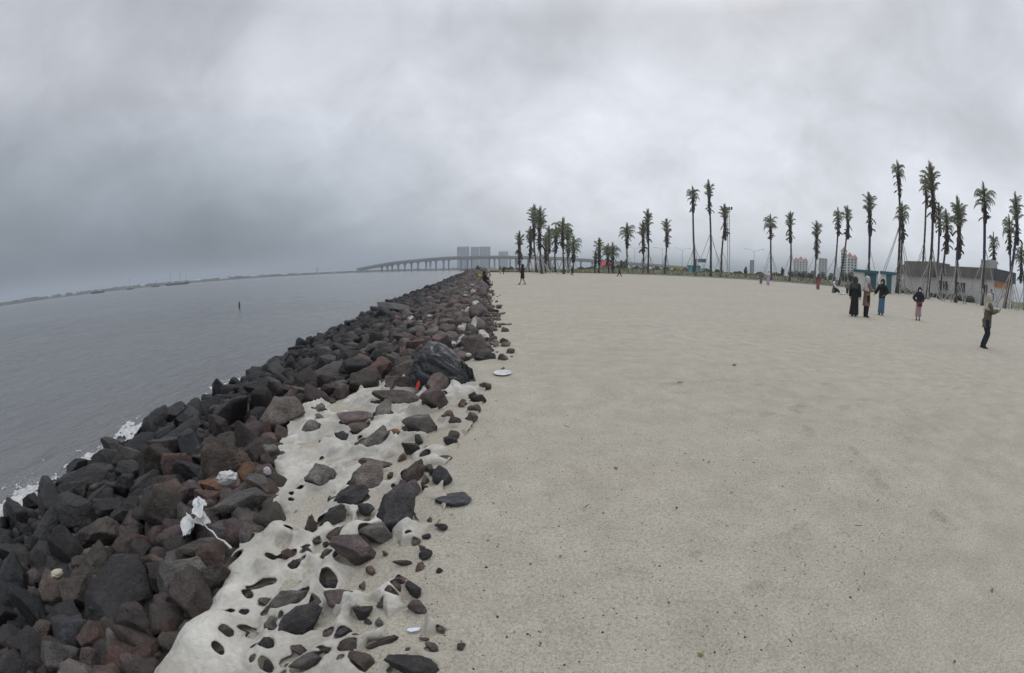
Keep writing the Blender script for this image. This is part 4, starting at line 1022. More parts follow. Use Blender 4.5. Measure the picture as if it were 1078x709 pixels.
for a in [
 (546.5, 285.5, 546.7, 244, 'narrow', 'leftmost short palm of the dense far clump', GA, 3), (556.5, 286.6, 558.5, 239, 'tall', 'full dark palm second from the left in the far clump', GA, 3),
 (565, 287.2, 562, 216, 'tall', 'tallest palm of the dense far clump', GA, 3), (570.5, 288.4, 568, 218, 'tall', 'slim tall palm right beside the tallest one of the clump', GA, 3),
 (574.5, 287.6, 574.5, 249, 'narrow', 'low brownish palm in the middle of the far clump', GA, 3), (578, 286.6, 578, 237, 'droop', 'mid height palm right of the low brownish one in the clump', GA, 3),
 (585, 287.2, 585, 236.5, 'droop', 'drooping palm left of the broad tall right one in the clump', GA, 3), (593.5, 288.6, 592.5, 229, 'spread', 'broad bushy palm, tallest on the right of the clump', GA, 3),
 (598.5, 287.4, 598, 239, 'narrow', 'slender palm tucked behind the broad right one of the clump', GA, 3), (603, 288, 603.7, 248, 'spread', 'single spreading palm at the right end of the far clump', GA, 1),
 (626.5, 285.2, 627, 264, 'narrow', 'smallest palm of the far pair left of the red tarpaulin', GB, 1), (630, 285.2, 631, 251, 'narrow', 'taller palm of the far pair left of the red tarpaulin', GB, 1),
 (641, 285.6, 640, 256, 'droop', 'left palm of the far pair right of the red tarpaulin', GB, 1), (645, 286, 645, 255, 'spread', 'right palm of the far pair right of the red tarpaulin', GB, 1),
 (661, 286.4, 660, 234.5, 'spread', 'lone thin palm with round dark crown above the walking person', GB, 1), (676, 286.6, 677, 233.5, 'narrow', 'lower palm of the close pair at the centre right', GB, 1),
 (682, 287, 682, 220, 'tall', 'taller palm of the close pair with a double crown', GB, 1), (699.5, 287.2, 702, 231, 'narrow', 'lone palm with brush shaped crown right of the close pair', GB, 1),
 (732, 291.3, 729, 195.5, 'droop', 'tall curved palm beside the teal shed', GB, 1), (748, 292.2, 746, 190, 'tall', 'tallest palm of the middle trio with spiky top', GB, 1),
 (759, 291.6, 763, 215.5, 'narrow', 'palm just left of the floodlight mast', GB, 1), (812, 293.6, 811, 225.5, 'droop', 'thin palm right behind the woman in lilac', GB, 1),
 (831, 294.8, 831.5, 223.5, 'narrow', 'straight thin palm left of the red roofed white block', GB, 1), (857, 294.6, 859.5, 233.5, 'narrow', 'palm behind the person in rust red', GB, 1),
 (877, 296.2, 882, 218, 'droop', 'left palm of the pair leaning right', GB, 1), (883, 297.6, 892, 217, 'narrow', 'right palm of the pair leaning right', GB, 1),
 (913.5, 297, 914.5, 203.5, 'narrow', 'straight palm rising behind the three women', GB, 1, 76),
 (943.5, 309, 944, 168, 'droop', 'tallest palm at the left end of the long building', GC, 2), (946.5, 309.6, 949, 212, 'droop', 'shorter palm close beside the tallest one by the building', GC, 2),
 (968.5, 309.6, 973.5, 184, 'droop', 'left palm of the tall touching pair before the building', GC, 2), (976, 315, 979, 172, 'tall', 'right palm of the tall touching pair before the building', GC, 2),
 (984, 307, 988, 214, 'narrow', 'thin palm just right of the tall touching pair', GC, 2), (988.5, 315, 996, 220, 'droop', 'leaning shaggy palm left of the building windows', GC, 2),
 (1006, 319, 1008, 208, 'tall', 'palm with long crown standing between the building windows', GC, 2), (1033.5, 322, 1034.5, 192, 'spread', 'tall palm with wide feathery crown behind the woman in olive', GC, 2),
 (1041, 314, 1046, 244, 'droop', 'short drooping palm right of the wide feathery one', GC, 2), (1057, 325, 1068.5, 203.5, 'tall', 'tall dark leaning palm near the right edge', GC, 2),
 (1064, 325, 1062, 226, 'droop', 'palm crossing behind the tall dark leaning one', GC, 2), (1079, 327, 1075, 256, 'spread', 'palm cut by the right edge of the picture', GC, 2)]: palm(*a)

# ------------------------------------------------------------------ bridge, towers, city
D0 = 600.0
def onplane(px, py, y=D0):
    d = ray(px, py); k = y/d.y; return Vector((d.x*k, y, CAM_H+d.z*k))
deck_px = [(376, 283.6), (381, 282.4), (390, 280.6), (413, 276.6), (447, 273.0), (470, 271.3), (513, 270.2), (560, 270.7), (597, 272.0), (640, 275.2), (680, 278.2), (711, 280.6), (745, 283.6)]
dp = [onplane(*p) for p in deck_px]
br = empty('viaduct_bridge', (0, D0, 0), 0, 'long grey concrete viaduct curving low over the water in the distance', 'bridge')
def strip(pts, y0, y1, zt, zb):
    b = MB(); vs = []; fs = []; m = len(pts)
    for p in pts: vs += [(p.x, y0, p.z+zt), (p.x, y1, p.z+zt), (p.x, y1, p.z+zb), (p.x, y0, p.z+zb)]
    for i in range(m-1):
        for k in range(4): a, c = 4*i+k, 4*i+(k+1) % 4; fs.append((a, c, c+4, a+4))
    fs += [(3, 2, 1, 0), tuple(4*(m-1)+k for k in range(4))]; return b.add(vs, fs)
fine = []
for i in range(len(dp)-1):
    for j in range(6): fine.append(dp[i].lerp(dp[i+1], j/6))
fine.append(dp[-1])
strip(fine, -2, 10, 0, -1.6).build('deck', M['concrete'], br); strip([p for p in fine if p.z > 5.2], -.8, 8.8, -1.61, -3.4).build('girder', M['concrete_dark'], br)
strip(fine, -2.2, -1.9, 1.1, -.1).build('parapet', M['concrete'], br); strip(fine, 9.9, 10.2, 1.1, -.1).build('parapet', M['concrete'], br)
def deckz(x): return float(np.interp(x, [p.x for p in fine], [p.z for p in fine]))
for px in [401, 407, 412, 418.5, 425.5, 432.5, 439.5, 448, 452.5, 458.5, 466.5, 472, 485, 491.5, 496, 515, 520.5, 525.5, 537, 543, 556, 568, 580, 600, 612, 624, 636, 650, 665]:
    x = onplane(px, 280).x; zt = deckz(x)-3.6
    if zt < .6: continue
    p = empty('pier', (x, 0, 0)); bpy.data.objects.remove(p)
    b = MB(); b.loft([(x, 4, -6, 1.1, 2.6), (x, 4, zt-1.6, 1.1, 2.6)], 12, capb=True, capt=True); pr = b.build('pier', M['concrete_dark'], br)
    MB().box(x-1.3, x+1.3, -.5, 8.5, zt-1.61, zt-.02).build('cap', M['concrete_dark'], pr)
for (x0, x1, yt, dist, lab) in [(481.5, 493.9, 260, 1500, 'left wide tower block of the hazy trio beyond the bridge'), (495.8, 504.6, 260.3, 1500, 'narrow middle tower block of the hazy trio beyond the bridge'), (505.4, 516.2, 260, 1520, 'right tower block of the hazy trio beyond the bridge'), (525, 535, 265, 1750, 'lower hazy tower block right of the trio beyond the bridge')]:
    a = at(x0, yt, dist); c = at(x1, yt, dist); w = (c-a).length; H = a.z
    root = empty('tower_block', ((a.x+c.x)/2, (a.y+c.y)/2, 0), 0, lab, 'tower block', 'hazy tower blocks beyond the bridge')
    MB().box(-w/2, w/2, -12, 12, 0, H).build('wall', M['tower'], root)
    nc = max(4, int(w/9))
    for i in range(nc):
        x = -w/2+w*(i+.5)/nc; MB().box(x-w/nc*.30, x+w/nc*.30, -12.25, -11.9, 4, H-4).build('window_bay', M['tower_window'], root)
def block(px0, px1, ytop, dist, lab, tops, floors=10, mat='white_wall', depth=16, nsteps=(0,)):
    a = at(px0, ytop, dist); c = at(px1, ytop, dist); w = math.hypot(c.x-a.x, c.y-a.y); H = (a.z+c.z)/2-2
    mx = (a+c)/2; az_ = math.atan2(mx.x, mx.y); root = empty('apartment_block', (mx.x, mx.y, 2.0), -az_, lab, 'apartment block', 'white apartment blocks behind the beach')
    b = MB(); ns = len(nsteps)
    for i, dz in enumerate(nsteps): x0 = -w/2+w*i/ns; b.box(x0, x0+w/ns-.02, 0, depth, 0, H+dz)
    b.build('wall', M[mat], root); ncol = max(3, int(w/3.6)); fh = H/floors; first = None
    for f_ in range(1, floors):
        for i in range(ncol):
            x = -w/2+w*(i+.5)/ncol
            if first is None: o = MB().box(-.85, .85, -.06, .05, -.2, 1.3).build('window', M['glass_dark'], root, (x, 0, f_*fh)); first = o.data
            else: link('window', first, root, (x, 0, f_*fh))
    if tops:
        for i, dz in enumerate(nsteps):
            x0 = -w/2+w*i/ns; x1 = x0+w/ns; z = H+dz; xm = (x0+x1)/2
            MB().add([(x0-.4, -.4, z+.02), (x1+.4, -.4, z+.02), (x1+.4, depth+.4, z+.02), (x0-.4, depth+.4, z+.02), (xm, depth/2, z+(x1-x0)*.55+1)], [(0, 1, 4), (1, 2, 4), (2, 3, 4), (3, 0, 4), (3, 2, 1, 0)]).build('roof', M['red_roof'], root)
block(835.5, 850.5, 274.5, 560, 'wide white apartment block with three red roofs left of the palms', True, 8, nsteps=(0, 1.5, 0))
block(862, 871, 272, 620, 'plain pale apartment block between the palms', False, 9, mat='grey_wall')
block(885.5, 891.5, 266, 420, 'tall cream apartment block behind the leaning palms', True, 11, mat='white_wall', nsteps=(1.5,))
block(892, 902.5, 271.5, 420, 'stepped white apartment block with dark red roofs behind the teal kiosk', True, 9, nsteps=(1.5, 0))
block(789.5, 793.8, 274, 760, 'slim grey tower behind the double arm street lamp', False, 14, mat='grey_wall', depth=9)

# long building behind the palms
A_ = at(946, 306, 92); B_ = at(1045, 321, 74); dv = B_-A_; L = math.hypot(dv.x, dv.y); ang = math.atan2(dv.y, dv.x); zb = .45
lb = empty('long_building', (A_.x, A_.y, zb), ang, 'long low white building with deep dark roof behind the right palms', 'building')
DP = 5.5; HW = 3.75; HT = 5.35
MB().box(0, L, 0, DP, 0, HW).build('wall', M['white_wall'], lb)
MB().box(-.3, L+.25, -.35, DP+.3, HW+.005, HT).build('roof', M['roof_dark'], lb)
MB().box(L*.10, L*.44, -.9, DP*.7, HW-.35, HT+.62).build('raised_front', M['roof_dark'], lb)
MB().box(L+.26, L+.5, -.36, DP+.3, HW-.1, HT-.05).build('fascia', M['roof_dark2'], lb)
MB().box(L+.02, L+.22, .3, DP*.8, HW-.95, HW-.35).build('orange_band', M['orange_paint'], lb)
for (x, w) in [(L*.80, .9), (L*.87, .8)]: MB().box(x-w/2, x+w/2, 3, 4.6, HT+.01, HT+1.5).build('rooftop_unit', M['grey_wall'], lb)
for (x0, x1) in [(.475, .575), (.655, .745), (.90, .95)]:
    f_ = MB(); X0, X1 = L*x0, L*x1; Z0, Z1 = 1.45, 2.95
    f_.box(X0-.08, X1+.08, -.10, -.02, Z0-.08, Z0).box(X0-.08, X1+.08, -.10, -.02, Z1, Z1+.08)
    k = 3
    for i in range(k+1): xx = X0+(X1-X0)*i/k; f_.box(xx-.025, xx+.025, -.095, -.022, Z0+.002, Z1-.002)
    w_ = f_.build('window', M['white_wall'], lb); MB().box(X0, X1, -.03, .02, Z0, Z1).build('pane', M['glass_dark'], w_)
MB().box(L*.02, L*.08, -.06, .02, .1, 2.6).build('door', M['grey_wall'], lb)
for i in range(8):
    x = L*(i+.5)/8
    if .08 < (i+.5)/8 < .45: continue
    MB().box(x-.05, x+.05, -.03, .01, 0, HW).build('wall_joint', M['grey_wall'], lb)
def shrub(name, P, w, h, mat, label, cat, group, seed, n=420, leaf=.22):
    g = random.Random(seed); b = MB()
    for k in range(n):
        u = Vector((g.gauss(0, 1), g.gauss(0, 1), g.gauss(0, 1))).normalized()*(g.random()**.4); c = Vector((u.x*w/2, u.y*w/2, (u.z*.5+.5)*h*(.75+.25*math.sin(u.x*5+seed))))
        t = Vector((g.gauss(0, 1), g.gauss(0, 1), g.gauss(0, 1))).normalized(); s2 = t.orthogonal().normalized()*leaf*.5; t = t*leaf
        b.add([c-s2, c+t, c+s2, c-t], [(0, 1, 2, 3)])
    root = empty(name, P, 0, label, cat, group)
    b.build('foliage', mat, root); MB().tube([(0, 0, -.1), (0.02, 0, h*.6)], [.06*max(1, h/2), .03], 6).build('stem', M['trunk'], root)
    return root
GH = 'dark shrubs along the foot of the long building'
for i, q in enumerate([.16, .30, .47, .54, .60, .68, .76, .84]):
    x, y = q*L, -1.6; P = Vector((A_.x+x*math.cos(ang)-y*math.sin(ang), A_.y+x*math.sin(ang)+y*math.cos(ang), 0)); P.z = ground1(P.x, P.y)
    shrub('shrub', P, random.uniform(1.6, 2.6), random.uniform(.7, 1.2), M['leaf_dark'], ['low dark shrub below the raised roof, left side', 'low dark shrub below the raised roof, right side', 'dark shrub under the left part of the first window', 'dark shrub under the right part of the first window', 'dark shrub between the two building windows', 'dark shrub under the second building window', 'dark shrub right of the second building window', 'dark shrub left of the wide feathery palm'][i], 'shrub', GH, 20+i, 260)
# kiosks
def kiosk(px0, px1, ytop, dist, H, label, door_from, door_to):
    a = at(px0, ytop, dist); c = at(px1, ytop, dist); dv = c-a; L = math.hypot(dv.x, dv.y); z = ground1(a.x, a.y); H = min(a.z, c.z)-z
    k = empty('kiosk', (a.x, a.y, z), math.atan2(dv.y, dv.x), label, 'kiosk', 'teal and white kiosks behind the women')
    MB().box(0, L, 0, 2.6, 0, H-.35).build('wall', M['white_wall'], k)
    MB().add([(-.1, -.3, H-.34), (L+.1, -.3, H-.34), (L+.1, 2.8, H-.34), (-.1, 2.8, H-.34), (-.1, -.3, H), (L+.1, -.3, H), (L+.1, 2.8, H-.1), (-.1, 2.8, H-.1)], [(0, 3, 2, 1), (4, 5, 6, 7), (0, 1, 5, 4), (1, 2, 6, 5), (2, 3, 7, 6), (3, 0, 4, 7)]).build('roof', M['teal'], k)
    MB().add([(L*door_from, -.03, .02), (L*door_to, -.03, .02), (L*door_to, -.03, H-.38), (L*(door_from-.08), -.03, H-.38), (L*door_from, .02, .02), (L*door_to, .02, .02), (L*door_to, .02, H-.38), (L*(door_from-.08), .02, H-.38)], [(0, 1, 2, 3), (7, 6, 5, 4), (0, 4, 5, 1), (1, 5, 6, 2), (2, 6, 7, 3), (3, 7, 4, 0)]).build('door', M['teal'], k)
kiosk(899, 924.5, 283.5, 66, 2.6, 'white kiosk with teal roof and wide teal door behind the three women', .52, .93)
kiosk(927, 943, 285.5, 64, 2.6, 'narrow white kiosk with teal roof left of the tallest palm', .45, .75)
# small things at the back of the beach
P = at(730.5, 286.5, 110); P.z = ground1(P.x, P.y); az_ = math.atan2(P.x, P.y)
k = empty('shed', P, -az_, 'small pale teal shed behind the tall curved palm', 'shed'); MB().box(-1.6, 1.6, 0, 2.2, 0, 1.5).build('wall', M['teal_light'], k); MB().box(-1.8, 1.8, -.2, 2.4, 1.505, 1.65).build('roof', M['teal'], k); MB().box(-.4, .4, -.03, .02, .02, 1.2).build('door', M['teal'], k)
P = at(733, 286, 150); P.z = ground1(P.x, P.y)
k = empty('road_sign', P, -math.atan2(P.x, P.y), 'blue overhead road sign on a post left of the spiky palm', 'road sign'); zt = at(735, 272.5, 150).z-P.z
MB().tube([(0, 0, 0), (0, 0, zt+.3)], .12, 8).tube([(0, 0, zt-.3), (3.4, 0, zt-.3)], .08, 8).build('post', M['steel'], k); MB().box(-1.1, -.05, -.1, .02, zt-2.6, zt-.2).box(.5, 3.4, -.1, .02, zt-1.25, zt-.02).build('sign_panel', M['blue_sign'], k)
P = at(637.5, 282.5, 150); P.z = ground1(P.x, P.y)
k = empty('stall', P, -math.atan2(P.x, P.y), 'far stall under a bright red tarpaulin beside the small palms', 'stall')
zt = at(637, 275.4, 150).z-P.z; MB().add([(-2.6, -1.2, zt-1.5), (2.6, -1.2, zt-1.5), (2.6, 0, zt), (-2.6, 0, zt), (2.6, 1.2, zt-1.5), (-2.6, 1.2, zt-1.5)], [(0, 1, 2, 3), (3, 2, 4, 5), (0, 3, 5), (1, 4, 2)]).build('awning', M['red_paint'], k)
for sx in (-2.4, 2.4):
    for sy in (-1.1, 1.1): MB().tube([(sx, sy, 0), (sx, sy, zt-1.48)], .06, 6).build('post', M['steel'], k)
MB().box(-2.3, 2.3, -.6, .6, .1, .95).build('counter', M['grey_wall'], k)
# floodlight mast
P = at(766, 292.5, 105); P.z = ground1(P.x, P.y); zt = at(768.5, 221, 105).z-P.z
k = empty('floodlight_mast', P, -math.atan2(P.x, P.y), 'tall white lattice floodlight mast beside the middle trio of palms', 'floodlight mast')
b = MB()
for j in range(3):
    a = 2*PI*j/3; b.tube([(.42*math.cos(a), .42*math.sin(a), -.2), (.30*math.cos(a), .30*math.sin(a), zt)], .075, 6)
nz = 22
for i in range(nz):
    for j in range(3):
        a, c = 2*PI*j/3, 2*PI*(j+1)/3; r = .42-.12*i/nz; z0, z1 = zt*i/nz, zt*(i+1)/nz
        b.tube([(r*math.cos(a), r*math.sin(a), z0), (r*math.cos(c), r*math.sin(c), z1)], .025, 4)
b.build('lattice', M['steel'], k); MB().box(-1.1, 1.1, -.4, .4, zt, zt+.12).build('platform', M['steel'], k)
for x in (-.9, -.3, .3, .9): MB().box(x-.22, x+.22, -.45, -.1, zt+.16, zt+.62).build('lamp_head', M['roof_dark2'], k)
GL = 'double arm street lamps beyond the beach'
for (bx, by, tx, ty, dist, lab) in [(697, 284, 697, 262.5, 230, 'faint double arm street lamp left of the brush crowned palm'), (718, 285, 718, 263, 230, 'faint double arm street lamp left of the tall curved palm'), (793.5, 287, 793, 264.5, 190, 'double arm street lamp in front of the slim grey tower'), (668, 283, 668, 262, 260, 'far faint street lamp between the lone thin palm and the pair')]:
    P = at(bx, by, dist); P.z = ground1(P.x, P.y); zt = at(tx, ty, dist).z-P.z
    k = empty('street_lamp', P, -math.atan2(P.x, P.y), lab, 'street lamp', GL)
    MB().tube([(0, 0, 0), (0, 0, zt)], [.13, .08], 8).build('post', M['steel'], k)
    for sx in (-1, 1):
        MB().tube([(0, 0, zt-.4), (sx*1.2, 0, zt+.35), (sx*3.2, 0, zt+.75)], .06, 6).build('arm', M['steel'], k); MB().box(sx*3.8-.6, sx*3.8+.6, -.15, .15, zt+.66, zt+.85).build('lamp_head', M['steel'], k)
# hedge-like shrubs, distant trees behind the grass bank
GT = 'dark trees and bushes behind the grass bank'
g = random.Random(5)
for i, (px, yt, w, h, kind) in enumerate([(777, 286, 9, 4, 0), (785, 280.5, 3.4, 8, 0), (800, 286, 10, 4, 0), (818, 286.5, 12, 5, 0), (824, 280.5, 3.4, 9, 0), (836, 283.5, 14, 8, 0), (846, 284, 12, 8, 0), (855, 284.5, 9, 8, 0), (866, 285.5, 10, 8, 1), (876, 287, 9, 7, 1), (889, 284, 8, 12, 0), (896, 284, 8, 14, 0),
                                          (713, 281, 8, 4, 2), (702, 282, 9, 3, 1), (691, 281.5, 10, 3, 1), (722, 282.5, 8, 3, 1), (745, 284, 9, 4, 1), (757, 285, 9, 3, 1), (657, 272, 9, 12, 1), (650, 279, 7, 7, 0), (622, 281, 9, 4, 0), (612, 281, 9, 4, 0), (503.5, 279.5, 6, 4, 1), (580, 281, 10, 3.5, 0), (535, 280.8, 12, 3, 0), (548, 281, 12, 3, 0), (670, 280.5, 9, 4.5, 1), (679, 281, 8, 4, 0)]):
    dist = 150 if px > 760 else 125 if px > 640 else 210 if px != 503.5 else 160
    P = at(px, yt, dist); gz = ground1(P.x, P.y); H = max(P.z-gz, 1.0); W = w*dist/F; P.z = gz-.05
    lab = {0: 'dark bushy tree', 1: 'mid green bush', 2: 'yellow flowering bush'}[kind]
    where = ('left of the double arm lamp', 'tall narrow, under the slim grey tower', 'right of the double arm lamp', 'behind the woman in lilac', 'tall narrow, left of the straight thin palm', 'below the left red roof', 'below the middle red roof', 'below the right red roof', 'below the plain pale block', 'left of the leaning palm pair', 'below the cream block', 'below the stepped white block',
             'near the teal shed', 'right of the brush crowned palm', 'left of the brush crowned palm', 'left of the teal shed', 'behind the spiky palm', 'beside the floodlight mast', 'low palm-like, behind the walking person', 'right of the red tarpaulin', 'left of the red tarpaulin', 'right end below the bridge', 'at the tip of the rocks under the bridge', 'behind the dense palm clump', 'behind the two walkers', 'left behind the palm clump', 'below the lone thin palm', 'below the close palm pair')[i]
    shrub('tree' if kind == 0 else 'bush', P, W, H, M[['leaf_dark', 'leaf_mid', 'leaf_yellow'][kind]], lab+' '+where, 'tree' if kind == 0 else 'bush', GT, 50+i, 700, .30 if dist < 160 else .5)
# turf tufts on the bank
g = np.random.default_rng(12); b = MB()
for k in range(9000):
    d_ = float(g.uniform(91, 128)); a = math.radians(float(g.uniform(-3, 62))); x, y = d_*math.sin(a), d_*math.cos(a); z = ground1(x, y)+.02; h = float(g.uniform(.08, .28)); t = float(g.uniform(0, 6.3)); w = float(g.uniform(.06, .22))
    b.add([(x-w*math.cos(t), y-w*math.sin(t), z-.06), (x+w*math.cos(t), y+w*math.sin(t), z-.06), (x+w*.6*math.cos(t)+.1, y+w*.6*math.sin(t), z+h*.7), (x, y, z+h)], [(0, 1, 2, 3)])
tag(b.build('grass', M['turf_blade']), 'rough grass growing on the bank behind the palms', 'grass', kind='stuff')
# pale kerb in front of the grass
b = MB(); vs = []; fs = []
angs = [math.radians(a) for a in np.linspace(14, 46, 60)]
for a in angs:
    for (r, dz) in ((89.0, -.05), (89.0, .22), (89.5, .22), (89.5, -.05)):
        x, y = r*math.sin(a), r*math.cos(a); vs.append((x, y, ground1(89*math.sin(a), 89*math.cos(a))+dz))
for i in range(len(angs)-1):
    for k in range(3): a, c = 4*i+k, 4*i+k+1; fs.append((a, c, c+4, a+4))
b.add(vs, fs); tag(b.build('kerb', M['concrete']), 'pale concrete kerb between sand and grass', 'kerb', kind='structure')

# far coast on the left
b = MB(); g = np.random.default_rng(14); vs = []; fs = []; pxs = np.linspace(-60, 520, 260)
hgt = 2.6+2.4*np.abs(fbm(pxs*.10, pxs*0+3, 4, 5))*2+1.8*(vn(pxs*.5, pxs*0, 8))
for i, px in enumerate(pxs):
    az_ = math.radians((px-539)/7.854*1.0) if False else None
    dist = np.interp(px, [-60, 300, 420, 520], [760, 820, 700, 640]); d = ray(px, 300); k = 1/math.hypot(d.x, d.y); ux, uy = d.x*k, d.y*k; h = float(hgt[i]*np.interp(px, [-60, 280, 340, 520], [1, .9, .55, .5]))
    for (r, z) in ((dist, ZW-.3), (dist+3, ZW+.9), (dist+9, h*.6), (dist+18, h), (dist+60, h*.6), (dist+140, ZW-.3)): vs.append((ux*r, uy*r, z))
for i in range(len(pxs)-1):
    for k in range(5): a, c = 6*i+k, 6*i+k+1; fs.append((a, a+6, c+6, c))
b.add(vs, fs); m3 = simple('far_shore', (.075, .078, .066), .9, .45, .05)
tag(b.build('far_shore', m3, smooth=True), 'low dark far shore across the water', 'shore', kind='structure')
GS = 'pale sheds on the far shore'
for (px, w, h, lab) in [(52, 5, 3, 'pale shed on the far shore near the left edge'), (66, 6, 3.5, 'long pale shed on the far shore left of the dark barge'), (78, 5, 2.6, 'low pale shed right behind the dark barge'), (150, 6, 3, 'pale shed on the far shore between the boats'), (208, 8, 3.4, 'pale shed on the far shore right of the long barge'), (236, 12, 3, 'long pale shed on the far shore'), (267, 10, 3.4, 'bright shed on the far shore left of the bridge foot'), (300, 7, 3, 'pale hut on the far shore left of the chimney'), (330, 5, 4, 'pale hut beside the thin far chimney'), (352, 7, 4, 'pale hut by the foot of the bridge'), (452, 8, 3, 'white hut under the bridge piers'), (478, 6, 3, 'white hut on the shore below the tower blocks')]:
    dist = 735 if px < 400 else 600; P = at(px, 300, dist); W = w*dist/F
    k = empty('shed', (P.x, P.y, 1.0), -math.atan2(P.x, P.y), lab, 'shed', GS)
    h = h*.42; W *= .8
    MB().box(-W/2, W/2, 0, 6, -.5, h).build('wall', M['grey_wall'], k); MB().add([(-W/2-.3, -.3, h+.01), (W/2+.3, -.3, h+.01), (W/2+.3, 6.3, h+.01), (-W/2-.3, 6.3, h+.01), (-W/2, 3, h+1.4), (W/2, 3, h+1.4)], [(0, 1, 5, 4), (2, 3, 4, 5), (0, 4, 3), (1, 2, 5)]).build('roof', M['grey_wall'], k)
def barge(px, py, w, h, lab, masts=()):
    P = flat(px, py); D = math.hypot(P.x, P.y)
    if D > 560 or P.y < 0: P = at(px, py, 560); P.z = ZW; D = 560
    Lb = w*D/F; hb = h*D/F; k = empty('barge', P, -math.atan2(P.x, P.y), lab, 'boat', 'dark boats off the far shore')
    MB().add([(-Lb/2, -2.5, hb*.5), (Lb/2, -2.5, hb*.55), (Lb/2, 2.5, hb*.55), (-Lb/2, 2.5, hb*.5), (-Lb*.44, -2, -.5), (Lb*.42, -2, -.5), (Lb*.42, 2, -.5), (-Lb*.44, 2, -.5)], [(0, 1, 2, 3), (4, 7, 6, 5), (0, 4, 5, 1), (1, 5, 6, 2), (2, 6, 7, 3), (3, 7, 4, 0)]).build('hull', M['boat'], k)
    MB().box(Lb*.08, Lb*.30, -1.6, 1.6, hb*.54, hb*1.05).build('cabin', M['grey_wall'], k)
    for (q, mh) in masts: MB().tube([(Lb*q, 0, hb*.5), (Lb*q, 0, mh*D/F)], .12, 6).build('mast', M['roof_dark2'], k)
barge(103, 308, 15, 3, 'short dark barge on the water near the far shore', [(-.2, 6)])
barge(187, 300, 26, 3.2, 'long dark barge below the masts at the far shore', [(-.28, 12), (.12, 13), (.36, 10)])
barge(164, 301.5, 8, 2.2, 'small dark boat left of the long barge', [(.1, 7)])
barge(137, 303.5, 8, 2, 'little dark boat left of the small dark boat', [(0, 11)])
P = flat(252, 325); P.z = ZW
k = MB().tube([(0, 0, -1.5), (.02, 0, .3), (.05, 0, .6)], [.085, .075, .045], 8).tube([(-.09, 0, .34), (.10, 0, .37)], .04, 6).build('mooring_post', M['roof_dark2'], None, P)
tag(k, 'lone dark mooring post standing in the open water', 'post')
P2 = at(334, 285, 700); MB_ = MB().tube([(0, 0, 0), (0, 0, 11)], [1.0, .7], 8); o = MB_.build('chimney', M['grey_wall'], None, (P2.x, P2.y, 0)); tag(o, 'thin far chimney rising from the shore left of the bridge', 'chimney')
#@@PART3
# ------------------------------------------------------------------ people
def body_mesh(H, legs, arms, sit=None, lean=0.0, shoe=True):
    """one continuous figure: skin over a skeleton. legs: ((hipx, knee, ankle), ...); arms: ((elbow, wrist), ...) in units of height"""
    v = []; e = []; r = []
    def add(p, rad, par=None):
        v.append(Vector(p)*H); r.append(rad*H)
        if par is not None: e.append((par, len(v)-1))
        return len(v)-1
    hz = .50 if sit is None else sit
    sp = lambda q: (0, lean*q, hz+q*(.36))
    pel = add((0, 0, hz+.01), .070)
    wa = add((0, lean*.3, hz+.11), .066, pel); ch = add((0, lean*.6, hz+.22), .075, wa); nk0 = add((0, lean*.85, hz+.315), .045, ch)
    nk = add((0, lean*.95, hz+.35), .030, nk0); hd = add((0, lean+.004, hz+.395), .050, nk); h2 = add((0, lean+.002, hz+.445), .052, hd); add((0, lean, hz+.482), .030, h2)
    add((0, lean+.062, hz+.412), .010, hd)                                              # nose
    for sx, (kn, an) in zip((-1, 1), legs):
        hp = add((sx*.050, 0, hz-.03), .052, pel); k = add(kn, .034, hp); cf = add(tuple((Vector(kn)*.6+Vector(an)*.4)), .031, k); a = add(an, .019, cf)
        ft = add((an[0], an[1]+.03, an[2]-.018), .020, a); add((an[0]+sx*.008, an[1]+.085, an[2]-.022), .015, ft)
    for sx, (el, wr) in zip((-1, 1), arms):
        sh = add((sx*.098, lean*.8, hz+.30), .036, nk0); m = add(el, .025, sh); fm = add(tuple(Vector(el)*.6+Vector(wr)*.4), .023, m); w = add(wr, .015, fm)
        d = (Vector(wr)-Vector(el)).normalized(); s = d.cross(Vector((0, 0, 1))); s = s.normalized() if s.length > .2 else Vector((1, 0, 0)); n = d.cross(s)
        pm = add(tuple(Vector(wr)+d*.028), .0150, w)
        for k, l in zip((-1.4, -.45, .45, 1.4), (.036, .044, .042, .032)):
            f0 = Vector(wr)+d*.048+s*.0085*k; a = add(tuple(f0), .0055, pm); bq = add(tuple(f0+d*l*.5-n*.004), .0050, a); add(tuple(f0+d*l*.9-n*.016), .0042, bq)
        t0 = Vector(wr)+d*.020+s*(-.020)*sx; a = add(tuple(t0), .0065, w); add(tuple(t0+d*.024-s*.010*sx), .0055, a)
    me = bpy.data.meshes.new('person'); me.from_pydata(v, e, []); me.update()
    o = bpy.data.objects.new('tmp', me); C.objects.link(o); md = o.modifiers.new('skin', 'SKIN'); md.use_smooth_shade = True
    sv = me.skin_vertices[0].data
    for i, q in enumerate(r): sv[i].radius = (q, q)
    sv[0].use_root = True
    ss = o.modifiers.new('sub', 'SUBSURF'); ss.levels = 1; ss.render_levels = 1
    dg = bpy.context.evaluated_depsgraph_get(); dg.update(); out = bpy.data.meshes.new_from_object(o.evaluated_get(dg)); bpy.data.objects.remove(o)
    out.materials.clear(); out.materials.append(M['skin']); out.name = 'person'; return out
